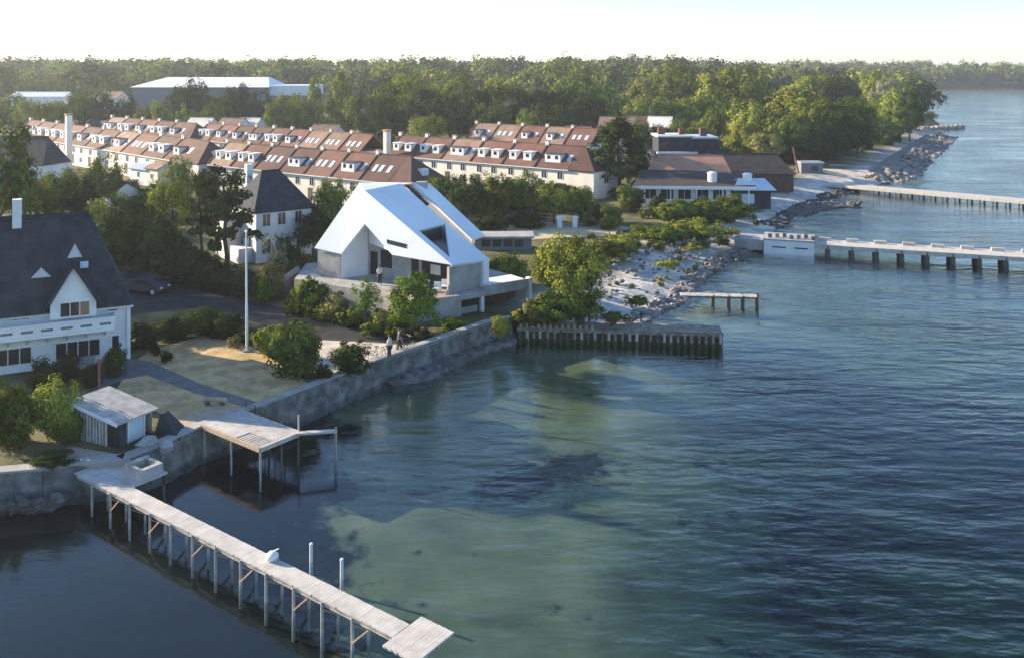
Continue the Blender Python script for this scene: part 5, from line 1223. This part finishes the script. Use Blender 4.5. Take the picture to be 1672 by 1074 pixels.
# terrace furniture
for i, (x, y) in enumerate(((-4.6, 78.0), (-5.6, 78.7), (-4.0, 78.9))):
    e = thing('terrace_chair', ('pale terrace chair nearest the corner', 'pale terrace chair by the dark glazing', 'pale terrace chair against the side wall')[i], 'chair', (x, y, TZ), 'chairs on the house terrace'); 
    MB().box(x - .3, x + .3, y - .3, y + .3, TZ + .38, TZ + .46).build('seat', 'white', e); MB().box(x - .3, x + .3, y + .24, y + .3, TZ + .46, TZ + .95).build('backrest', 'white', e)
    for sx in (-.26, .26):
        for sy in (-.26, .26): MB().tube((x + sx, y + sy, TZ + .01), (x + sx, y + sy, TZ + .38), .02, .02, 6).build('leg', 'metal', e)
# parked car by the far end of the lane
q_ = P(238, 478); fr = frame((q_.x, q_.y), (.95, -.25), LZ)
e = thing('parked_car', 'dark parked car beside the white slate-roofed villa', 'car', (q_.x, q_.y, LZ))
bd = MB(); prof = [(-2.1, .35), (-2.15, .75), (-1.95, .95), (-1.3, 1.0), (-.75, 1.4), (.7, 1.42), (1.25, 1.0), (2.0, .85), (2.15, .6), (2.1, .35)]
n = len(prof); bd.add([fr(x, -.85, z) for x, z in prof] + [fr(x, .85, z) for x, z in prof], [tuple(range(n)), tuple(range(2 * n - 1, n - 1, -1))] + [((i + 1) % n, i, n + i, n + (i + 1) % n) for i in range(n)])
body = bd.build('body', 'slate', e)
MB().add([fr(-.65, -.865, 1.02), fr(1.0, -.865, 1.02), fr(.6, -.865, 1.34), fr(-.5, -.865, 1.34)], [(0, 1, 2, 3)]).build('side_window', 'glass', body)
for x in (-1.35, 1.35):
    for y in (-.8, .8):
        w = MB().tube(fr(x, y - .11, .33), fr(x, y + .11, .33), .33, .33, 14).build('wheel', 'trouser', e); MB().tube(fr(x, y - .13, .33), fr(x, y + .13, .33), .2, .2, 10).build('rim', 'metal', w)
for y in (-.6, .6): MB().box(2.05, 2.17, y - .18, y + .18, .62, .76, fr).build('headlight', 'white', e)

# ------------------------------------------------------------------ vegetation near the shore (pixel of foot and top)
V = [  # kind, var, leaf, px, ytop, ybase, width_px, label
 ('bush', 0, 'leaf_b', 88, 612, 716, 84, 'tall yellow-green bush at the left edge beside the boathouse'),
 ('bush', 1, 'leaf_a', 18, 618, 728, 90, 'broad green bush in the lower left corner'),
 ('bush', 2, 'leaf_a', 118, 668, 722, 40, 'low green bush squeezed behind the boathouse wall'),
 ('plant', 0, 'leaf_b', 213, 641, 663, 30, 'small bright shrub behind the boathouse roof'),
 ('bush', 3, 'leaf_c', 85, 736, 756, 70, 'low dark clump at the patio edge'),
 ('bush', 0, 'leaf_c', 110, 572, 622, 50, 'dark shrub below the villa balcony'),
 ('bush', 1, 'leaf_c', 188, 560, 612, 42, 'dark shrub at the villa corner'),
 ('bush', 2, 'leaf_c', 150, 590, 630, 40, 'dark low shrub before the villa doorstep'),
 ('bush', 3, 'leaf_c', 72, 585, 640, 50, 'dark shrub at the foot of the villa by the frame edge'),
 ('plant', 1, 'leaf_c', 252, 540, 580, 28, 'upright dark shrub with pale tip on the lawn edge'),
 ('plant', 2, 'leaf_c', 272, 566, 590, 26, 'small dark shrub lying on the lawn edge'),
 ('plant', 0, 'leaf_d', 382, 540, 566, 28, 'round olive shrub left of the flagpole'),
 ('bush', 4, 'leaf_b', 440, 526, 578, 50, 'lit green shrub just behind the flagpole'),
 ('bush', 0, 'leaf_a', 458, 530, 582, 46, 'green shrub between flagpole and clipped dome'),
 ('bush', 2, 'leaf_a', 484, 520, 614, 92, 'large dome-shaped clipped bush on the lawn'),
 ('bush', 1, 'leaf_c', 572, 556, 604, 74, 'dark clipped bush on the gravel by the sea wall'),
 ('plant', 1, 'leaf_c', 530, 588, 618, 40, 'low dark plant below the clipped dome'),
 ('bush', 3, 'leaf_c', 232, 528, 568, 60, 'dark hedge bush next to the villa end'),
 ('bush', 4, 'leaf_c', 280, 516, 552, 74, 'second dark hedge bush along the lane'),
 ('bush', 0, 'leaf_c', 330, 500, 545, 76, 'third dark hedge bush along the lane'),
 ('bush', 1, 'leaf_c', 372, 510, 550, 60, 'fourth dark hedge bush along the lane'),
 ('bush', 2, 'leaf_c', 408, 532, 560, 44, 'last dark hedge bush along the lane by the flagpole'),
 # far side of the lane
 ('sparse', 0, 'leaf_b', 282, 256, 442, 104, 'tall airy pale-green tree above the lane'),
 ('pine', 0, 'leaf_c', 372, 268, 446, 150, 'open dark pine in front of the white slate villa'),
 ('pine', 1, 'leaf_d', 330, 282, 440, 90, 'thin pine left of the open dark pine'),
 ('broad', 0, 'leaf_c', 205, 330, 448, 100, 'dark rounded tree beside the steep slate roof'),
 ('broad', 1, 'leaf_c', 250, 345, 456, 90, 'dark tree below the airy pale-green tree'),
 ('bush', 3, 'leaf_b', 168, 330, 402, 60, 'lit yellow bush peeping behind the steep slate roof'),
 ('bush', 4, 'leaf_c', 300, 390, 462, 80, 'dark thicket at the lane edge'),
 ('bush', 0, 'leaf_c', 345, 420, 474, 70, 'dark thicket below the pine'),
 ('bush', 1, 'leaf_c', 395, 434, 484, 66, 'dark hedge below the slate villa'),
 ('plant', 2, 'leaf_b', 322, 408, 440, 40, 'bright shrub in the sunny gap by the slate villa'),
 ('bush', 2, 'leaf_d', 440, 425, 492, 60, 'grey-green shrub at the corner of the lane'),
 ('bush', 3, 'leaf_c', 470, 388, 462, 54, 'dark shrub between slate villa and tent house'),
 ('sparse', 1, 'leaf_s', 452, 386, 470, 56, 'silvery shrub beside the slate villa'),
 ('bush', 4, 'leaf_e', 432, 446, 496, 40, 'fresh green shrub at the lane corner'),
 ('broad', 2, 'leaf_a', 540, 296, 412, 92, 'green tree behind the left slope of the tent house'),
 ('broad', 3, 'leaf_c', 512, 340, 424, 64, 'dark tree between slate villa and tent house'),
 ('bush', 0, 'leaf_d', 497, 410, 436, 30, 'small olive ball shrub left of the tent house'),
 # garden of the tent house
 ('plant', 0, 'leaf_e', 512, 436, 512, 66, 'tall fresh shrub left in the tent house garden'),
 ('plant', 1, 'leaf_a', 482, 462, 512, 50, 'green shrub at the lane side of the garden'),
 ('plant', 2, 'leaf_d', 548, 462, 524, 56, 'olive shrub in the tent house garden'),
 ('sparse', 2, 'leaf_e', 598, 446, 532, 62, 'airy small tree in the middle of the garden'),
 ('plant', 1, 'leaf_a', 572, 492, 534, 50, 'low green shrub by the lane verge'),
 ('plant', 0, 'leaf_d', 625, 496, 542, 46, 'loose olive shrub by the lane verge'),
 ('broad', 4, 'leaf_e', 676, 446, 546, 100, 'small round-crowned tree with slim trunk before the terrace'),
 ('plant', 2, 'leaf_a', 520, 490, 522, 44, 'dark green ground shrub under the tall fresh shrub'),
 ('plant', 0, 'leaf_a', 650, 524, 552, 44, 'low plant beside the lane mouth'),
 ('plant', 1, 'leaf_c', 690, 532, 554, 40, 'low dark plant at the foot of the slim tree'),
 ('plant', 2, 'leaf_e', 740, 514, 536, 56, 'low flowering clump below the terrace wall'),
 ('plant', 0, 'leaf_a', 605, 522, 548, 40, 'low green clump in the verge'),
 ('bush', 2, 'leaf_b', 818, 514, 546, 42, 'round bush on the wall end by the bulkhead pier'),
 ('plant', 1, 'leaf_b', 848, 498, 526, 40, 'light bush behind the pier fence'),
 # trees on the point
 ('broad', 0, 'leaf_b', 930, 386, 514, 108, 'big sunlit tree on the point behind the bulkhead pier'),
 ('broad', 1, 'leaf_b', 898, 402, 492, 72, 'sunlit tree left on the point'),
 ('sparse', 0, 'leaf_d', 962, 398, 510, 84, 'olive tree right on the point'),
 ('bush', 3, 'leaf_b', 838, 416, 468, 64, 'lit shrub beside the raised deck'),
 ('bush', 4, 'leaf_a', 900, 470, 526, 80, 'green shrub in the shade of the big point tree'),
 ('bush', 0, 'leaf_a', 945, 468, 524, 80, 'dark green shrub at the right foot of the point trees'),
 ('bush', 1, 'leaf_d', 870, 486, 526, 50, 'olive shrub beside the pier fence'),
 ('plant', 2, 'leaf_b', 812, 412, 440, 44, 'lit shrub behind the eave of the tent house'),
 ('bush', 2, 'leaf_b', 1015, 380, 412, 80, 'low sunlit scrub left above the beach'),
 ('bush', 3, 'leaf_a', 985, 392, 424, 70, 'green scrub below the dry meadow'),
 ('plant', 0, 'leaf_b', 1090, 420, 436, 46, 'bright tuft on the sand of the beach'),
 ('plant', 1, 'leaf_b', 1130, 394, 408, 44, 'bright tuft at the top of the beach'),
 ('plant', 2, 'leaf_a', 1038, 478, 498, 46, 'green tuft at the root of the small pier'),
 ('plant', 0, 'leaf_a', 1005, 504, 526, 50, 'green tuft behind the bulkhead pier'),
 ('bush', 4, 'leaf_a', 1085, 366, 392, 80, 'lit scrub left of the beach hedge'),
 ('bush', 0, 'leaf_b', 1140, 356, 388, 90, 'lit scrub in the middle of the beach hedge'),
 ('bush', 1, 'leaf_b', 1110, 362, 390, 60, 'lit scrub joining the beach hedge'),
 ('bush', 2, 'leaf_a', 1050, 366, 388, 60, 'small scrub beside the dry meadow'),
 ('plant', 2, 'leaf_b', 1195, 368, 384, 36, 'tuft at the root of the swimming jetty'),
 ('bush', 3, 'leaf_a', 1185, 322, 356, 90, 'hedge bush in front of the beach kiosk'),
 ('bush', 4, 'leaf_a', 1110, 322, 358, 80, 'hedge bush before the low pavilion'),
 ('bush', 0, 'leaf_a', 1150, 322, 358, 70, 'hedge bush in the middle of the pavilion hedge'),
 ('bush', 1, 'leaf_c', 1075, 316, 352, 36, 'dark upright bush before the white fascia'),
 ('bush', 2, 'leaf_a', 998, 334, 374, 50, 'round bush at the meadow end'),
 ('bush', 3, 'leaf_a', 965, 328, 368, 50, 'green bush left of the round meadow bush'),
 ('broad', 3, 'leaf_b', 905, 300, 366, 66, 'lit bushy tree at the back of the meadow'),
 ('broad', 4, 'leaf_a', 948, 304, 362, 62, 'bushy tree behind the white wall stubs'),
 ('broad', 0, 'leaf_a', 862, 284, 360, 66, 'bushy tree in the middle of the long hedge'),
 ('broad', 1, 'leaf_a', 815, 286, 362, 74, 'bushy tree left in the long hedge'),
 ('broad', 2, 'leaf_c', 768, 288, 368, 72, 'dark bushy tree right behind the tent house'),
 ('broad', 3, 'leaf_a', 722, 282, 356, 66, 'bushy tree above the roof of the tent house'),
 ('bush', 4, 'leaf_c', 800, 350, 378, 80, 'dark clipped hedge left at the meadow edge'),
 ('bush', 0, 'leaf_b', 805, 326, 360, 50, 'arching lit hedge behind the tent roof'),
 ('bush', 1, 'leaf_c', 860, 346, 370, 70, 'dark clipped hedge in the middle of the meadow edge'),
 ('bush', 2, 'leaf_a', 1030, 300, 345, 60, 'bush at the foot of the big conifer'),
 ('conifer', 0, 'leaf_c', 1010, 194, 318, 150, 'big dark conifer beside the terrace end'),
 ('conifer', 1, 'leaf_c', 1040, 232, 312, 60, 'smaller dark conifer leaning on the big conifer'),
 # left middle ground
 ('broad', 4, 'leaf_a', 100, 276, 372, 84, 'green tree above the steep slate roof'),
 ('broad', 0, 'leaf_a', 166, 258, 352, 72, 'green tree before the left terrace'),
 ('broad', 1, 'leaf_b', 58, 292, 376, 70, 'lit tree at the left edge above the slate roof'),
 ('broad', 2, 'leaf_c', 135, 292, 380, 60, 'dark tree between the two green trees'),
 ('bush', 3, 'leaf_a', 200, 318, 372, 50, 'shrub below the cream cottage'),
 ('broad', 3, 'leaf_a', 20, 270, 372, 80, 'green tree in the upper left corner of the gardens'),
 ('broad', 1, 'leaf_a', 300, 258, 340, 44, 'tree before the hipped end of the left terrace'),
 ('bush', 4, 'leaf_c', 335, 270, 330, 50, 'dark bush before the hipped end of the left terrace'),
 ('bush', 0, 'leaf_a', 250, 296, 350, 60, 'bush between cream cottage and airy tree'),
]
for kind, var, leaf, px, yt, yb, w, lab in V:
    ptree(kind, var, leaf, px, yt, yb, w, lab, cat='bush' if kind in ('bush', 'plant') else 'tree', trunk='bark')

# ------------------------------------------------------------------ belt of tall trees behind the terraces (distance, top and width)
BT = [(95, 160, 255, 60, 'broad', 'leaf_b'), (130, 150, 262, 70, 'broad', 'leaf_a'), (165, 153, 258, 60, 'broad', 'leaf_c'), (205, 162, 262, 48, 'broad', 'leaf_c'), (235, 168, 250, 44, 'bush', 'leaf_b'), (262, 170, 248, 44, 'bush', 'leaf_b'),
 (300, 140, 275, 66, 'broad', 'leaf_c'), (322, 132, 272, 56, 'broad', 'leaf_c'), (350, 150, 268, 60, 'broad', 'leaf_a'), (388, 137, 275, 66, 'broad', 'leaf_c'), (420, 152, 265, 56, 'broad', 'leaf_c'), (345, 172, 246, 46, 'broad', 'leaf_a'), (300, 170, 246, 40, 'bush', 'leaf_b'), (440, 176, 248, 30, 'tall', 'leaf_b'),
 (470, 146, 262, 62, 'broad', 'leaf_b'), (495, 165, 250, 56, 'broad', 'leaf_a'), (514, 124, 258, 38, 'tall', 'leaf_b'), (455, 168, 250, 56, 'broad', 'leaf_a'), (556, 120, 252, 66, 'tall', 'leaf_b'), (540, 160, 240, 50, 'tall', 'leaf_a'), (592, 148, 246, 70, 'broad', 'leaf_a'), (612, 165, 232, 60, 'broad', 'leaf_c'), (630, 138, 256, 70, 'broad', 'leaf_a'), (664, 123, 258, 100, 'broad', 'leaf_b'), (640, 175, 226, 70, 'broad', 'leaf_c'), (705, 145, 254, 80, 'broad', 'leaf_c'), (748, 123, 262, 90, 'tall', 'leaf_b'), (735, 160, 244, 80, 'broad', 'leaf_c'), (785, 150, 258, 60, 'broad', 'leaf_c'), (820, 130, 262, 100, 'broad', 'leaf_b'), (800, 165, 240, 70, 'broad', 'leaf_a'), (700, 182, 212, 66, 'broad', 'leaf_b'), (862, 150, 258, 80, 'broad', 'leaf_c'), (905, 138, 262, 100, 'broad', 'leaf_c'), (945, 126, 268, 100, 'broad', 'leaf_a'), (880, 172, 238, 70, 'broad', 'leaf_a'), (930, 168, 240, 80, 'broad', 'leaf_c'), (855, 178, 228, 40, 'tall', 'leaf_b'), (965, 158, 248, 70, 'broad', 'leaf_c'), (985, 140, 272, 60, 'broad', 'leaf_a'),
 (1012, 158, 262, 56, 'broad', 'leaf_b'), (1050, 128, 290, 74, 'broad', 'leaf_d'), (1098, 106, 300, 90, 'broad', 'leaf_b'), (1040, 165, 250, 60, 'broad', 'leaf_b'), (1085, 160, 250, 70, 'broad', 'leaf_a'), (1130, 122, 300, 60, 'broad', 'leaf_d'), (1120, 162, 252, 70, 'broad', 'leaf_b'), (1190, 118, 275, 120, 'broad', 'leaf_b'), (1215, 112, 285, 80, 'broad', 'leaf_a'), (1160, 150, 256, 80, 'broad', 'leaf_a'), (1170, 175, 232, 60, 'broad', 'leaf_a'), (1243, 112, 320, 30, 'tall', 'leaf_b'), (1245, 144, 290, 60, 'broad', 'leaf_b'), (1228, 168, 218, 90, 'broad', 'leaf_b'), (1215, 200, 205, 70, 'broad', 'leaf_b'), (1262, 178, 214, 80, 'broad', 'leaf_a'), (1310, 148, 226, 110, 'broad', 'leaf_b'), (1290, 190, 206, 80, 'broad', 'leaf_a'), (1340, 165, 214, 90, 'broad', 'leaf_a'), (1255, 212, 200, 80, 'broad', 'leaf_d'), (1328, 114, 330, 70, 'broad', 'leaf_b'), (1355, 128, 320, 50, 'broad', 'leaf_c'), (1388, 158, 226, 90, 'broad', 'leaf_a'), (1408, 172, 230, 70, 'broad', 'leaf_b'), (1370, 190, 212, 80, 'broad', 'leaf_c'), (1330, 205, 205, 90, 'broad', 'leaf_c'), (1300, 228, 200, 70, 'broad', 'leaf_c'), (1400, 200, 222, 70, 'broad', 'leaf_c'), (1385, 130, 330, 44, 'broad', 'leaf_c'), (1425, 118, 360, 44, 'broad', 'leaf_b'), (1448, 128, 330, 56, 'broad', 'leaf_s'), (1466, 146, 272, 70, 'broad', 'leaf_b'), (1486, 150, 268, 50, 'broad', 'leaf_c'), (1470, 175, 262, 66, 'broad', 'leaf_a'), (1440, 160, 300, 50, 'broad', 'leaf_a'), (1508, 168, 420, 20, 'broad', 'leaf_d'), (1520, 182, 380, 22, 'broad', 'leaf_b'),
 (1045, 198, 212, 54, 'broad', 'leaf_a'), (1078, 200, 210, 54, 'broad', 'leaf_c'), (1108, 196, 214, 54, 'broad', 'leaf_a'), (1140, 198, 212, 50, 'broad', 'leaf_b'), (985, 200, 206, 44, 'broad', 'leaf_c'), (20, 158, 258, 80, 'broad', 'leaf_a'), (55, 165, 250, 60, 'broad', 'leaf_b'), (80, 172, 246, 40, 'broad', 'leaf_a')]
zone = lambda x: 'at the far left below the wood' if x < 210 else 'in front of the grey hall' if x < 440 else 'right of the grey hall' if x < 620 else 'in the dark group at the middle' if x < 800 else 'behind the right terrace' if x < 1000 else 'behind the big conifer' if x < 1150 else 'in the group behind the dark house' if x < 1290 else 'in the big grove above the far beach' if x < 1420 else 'by the point at the right'
lname = {'leaf_a': 'mid-green', 'leaf_b': 'sunlit yellow-green', 'leaf_c': 'dark green', 'leaf_d': 'olive', 'leaf_s': 'silvery', 'leaf_e': 'fresh green'}
seen = {}
for i, (px, yt, Y, w, kind, leaf) in enumerate(sorted(BT)):
    shape = {'broad': 'round tree', 'tall': 'slender tree', 'bush': 'low tree'}[kind]
    key = (leaf, shape, zone(px)); seen[key] = seen.get(key, 0) + 1
    ytree(kind, i % 5, leaf, px, yt, Y, w, '%s %s %s, %s from the left' % (lname[leaf], shape, zone(px), ORD[seen[key] - 1]), group='tall trees behind the terraces')
# neighbouring garden trees added beyond the left edge to shade the lane
for i, (x, y, h) in enumerate(((-60, 91, 15), (-62, 97, 17), (-58, 104, 15), (-70, 94, 17), (-72, 100, 18), (-66, 110, 16))):
    tree('broad', i % 5, ('leaf_a', 'leaf_c')[i % 2], x, y, h, 10, 'garden tree added for shade beyond the left edge behind the steep slate roof, %s from the shore' % ORD[i], z=LZ, group='trees beyond the left edge')
# hedges and shrubs in the terrace gardens
def poly_scatter(pxpoly, n, z=LZ):
    a = np.array(pxpoly, float); out = []
    while len(out) < n:
        x = rnd.uniform(a[:, 0].min(), a[:, 0].max()); y = rnd.uniform(a[:, 1].min(), a[:, 1].max())
        if inside(np.array([x]), np.array([y]), a)[0]: out.append((x, y))
    return out
for lab, pp, n, h0, h1, leafs, grp in (
    ('garden bush between right terrace and long hedge', [(690, 330), (930, 318), (965, 330), (960, 345), (720, 352)], 34, 1.6, 3.6, ('leaf_a', 'leaf_b', 'leaf_c'), 'bushes below the right terrace'),
    ('garden bush below the left terrace', [(40, 320), (180, 318), (330, 330), (400, 345), (320, 350), (60, 345)], 34, 1.6, 3.4, ('leaf_a', 'leaf_b', 'leaf_c'), 'bushes below the left terrace'),
    ('dark undergrowth bush on the far side of the lane', [(150, 400), (260, 425), (420, 470), (420, 482), (300, 462), (150, 436)], 24, 1.4, 3.0, ('leaf_c', 'leaf_a'), 'undergrowth along the lane'),
    ('low scrub bush on the dunes above the beach', [(890, 400), (1010, 384), (1200, 372), (1180, 392), (1060, 412), (960, 430)], 36, .6, 1.5, ('leaf_b', 'leaf_d', 'leaf_a'), 'scrub on the dunes'),
    ('hedge bush beside the low beach pavilion', [(1040, 350), (1240, 345), (1240, 360), (1060, 362)], 26, 1.0, 2.2, ('leaf_a', 'leaf_c'), 'hedge by the pavilion'),
    ('garden plant in the beds of the tent house', [(470, 500), (560, 505), (680, 538), (690, 552), (560, 528), (470, 508)], 24, .6, 1.4, ('leaf_a', 'leaf_e', 'leaf_d'), 'bed plants of the tent house'),
    ('dark undergrowth bush at the edge of the grove', [(1195, 270), (1300, 272), (1420, 246), (1480, 232), (1480, 226), (1400, 236), (1200, 258)], 34, 2.0, 4.5, ('leaf_c', 'leaf_c', 'leaf_a'), 'undergrowth of the grove'),
    ('low bush under the trees of the grove', [(1060, 282), (1190, 262), (1310, 268), (1320, 262), (1200, 255), (1060, 270)], 24, 1.5, 3.5, ('leaf_a', 'leaf_c', 'leaf_b'), 'bushes round the grove'),
    ('weed tuft on the sandy beach', [(1000, 470), (1120, 440), (1200, 398), (1150, 400), (1060, 420), (990, 450)], 16, .3, .7, ('leaf_b', 'leaf_d'), 'tufts on the beach')):
    for i, (x, y) in enumerate(sorted(poly_scatter(pp, n))):
        p = P(x, y); h = rnd.uniform(h0, h1)
        tree('bush' if h > 1.5 else 'plant', i % 3, leafs[i % len(leafs)], p.x, p.y, h, h * rnd.uniform(1.0, 1.7), '%s, %s from the left' % (lab, ordn(i + 1)), 'bush', name='garden_bush' if h > 1.5 else 'low_shrub', group=grp)

# ------------------------------------------------------------------ the far wood: one mass
def forest(name, label, spots, leaf, q=300, ls=.095):
    vs = []; n = 0
    base = []
    for k in range(6):
        g = np.random.default_rng(200 + k); c = ell_centers(g, 26, .42, .42, .36, .56, .5, .18, -.7, 7)
        m_ = leaf_mesh('tmp', c, q // 26 + 1, .13, ls, None, 300 + k, outward=.7, ow=1.7); co = np.empty(len(m_.vertices) * 3); m_.vertices.foreach_get('co', co); base.append(co.reshape(-1, 3)); bpy.data.meshes.remove(m_)
    for i, (x, y, z, h, w) in enumerate(spots):
        a = rnd.random() * 6.28; ca_, sa_ = math.cos(a), math.sin(a); b = base[i % 6]
        vs.append(np.stack([(b[:, 0] * ca_ - b[:, 1] * sa_) * w + x, (b[:, 0] * sa_ + b[:, 1] * ca_) * w + y, b[:, 2] * h + z], 1))
    v = np.concatenate(vs); n = len(v) // 4; me = bpy.data.meshes.new(name)
    me.vertices.add(4 * n); me.vertices.foreach_set('co', v.ravel()); me.loops.add(4 * n); me.loops.foreach_set('vertex_index', np.arange(4 * n))
    me.polygons.add(n); me.polygons.foreach_set('loop_start', np.arange(0, 4 * n, 4)); me.polygons.foreach_set('loop_total', np.full(n, 4)); me.update()
    me.materials.append(M[leaf]); o = bpy.data.objects.new(name, me); col.objects.link(o); tag(o, label, 'wood', kind='stuff'); return o
sp = {'leaf_a': [], 'leaf_b': [], 'leaf_c': []}
Y = 385.0
while Y < 1000:
    X = -Y * .62; st = 13 + (Y - 350) / 120
    while X < Y * .62:
        x = X + rnd.uniform(-.4, .4) * st; y = Y + rnd.uniform(-.4, .4) * st
        if inside(np.array([x]), np.array([y]), polya)[0] and not (-150 < x < -55 and y < 420):
            z = gz(x, y); h = rnd.choice((rnd.uniform(14, 18), rnd.uniform(16, 22), rnd.uniform(20, 26))); sp[rnd.choice(('leaf_a', 'leaf_a', 'leaf_b', 'leaf_c'))].append((x, y, z, h, h * rnd.uniform(.75, 1.15)))
        X += st
    Y += st * (1.3 if Y < 600 else 2.0)
Xf = 350
while Xf < 1300:
    for k in range(4):
        x = Xf + rnd.uniform(-6, 6); y = 960 + k * 30 + rnd.uniform(-8, 8)
        if inside(np.array([x]), np.array([y]), polya)[0]: h = rnd.uniform(15, 27); sp[('leaf_a', 'leaf_b')[k % 2]].append((x, y, gz(x, y), h, h * .9))
    Xf += 6
forest('far_wood', 'hazy wood along the horizon, mid-green trees', sp['leaf_a'], 'leaf_a')
forest('far_wood', 'hazy wood along the horizon, lighter crowns', sp['leaf_b'], 'leaf_b')
forest('far_wood', 'hazy wood along the horizon, darker crowns', sp['leaf_c'], 'leaf_c')

# ------------------------------------------------------------------ haze
def haze_mat():
    m = bpy.data.materials.new('sea_haze'); m.use_nodes = True; nt = m.node_tree
    nt.nodes.remove(nt.nodes['Principled BSDF']); v = nt.nodes.new('ShaderNodeVolumePrincipled')
    v.inputs['Color'].default_value = (.86, .92, 1, 1); v.inputs['Density'].default_value = 0.0002; v.inputs['Anisotropy'].default_value = 0.35
    nt.links.new(v.outputs[0], nt.nodes['Material Output'].inputs['Volume']); return m
o = MB().box(-5500, 6500, -60, 8800, -5.6, 46).build('haze', haze_mat())
tag(o, 'thin pale sea haze in the distance', 'haze', kind='stuff')
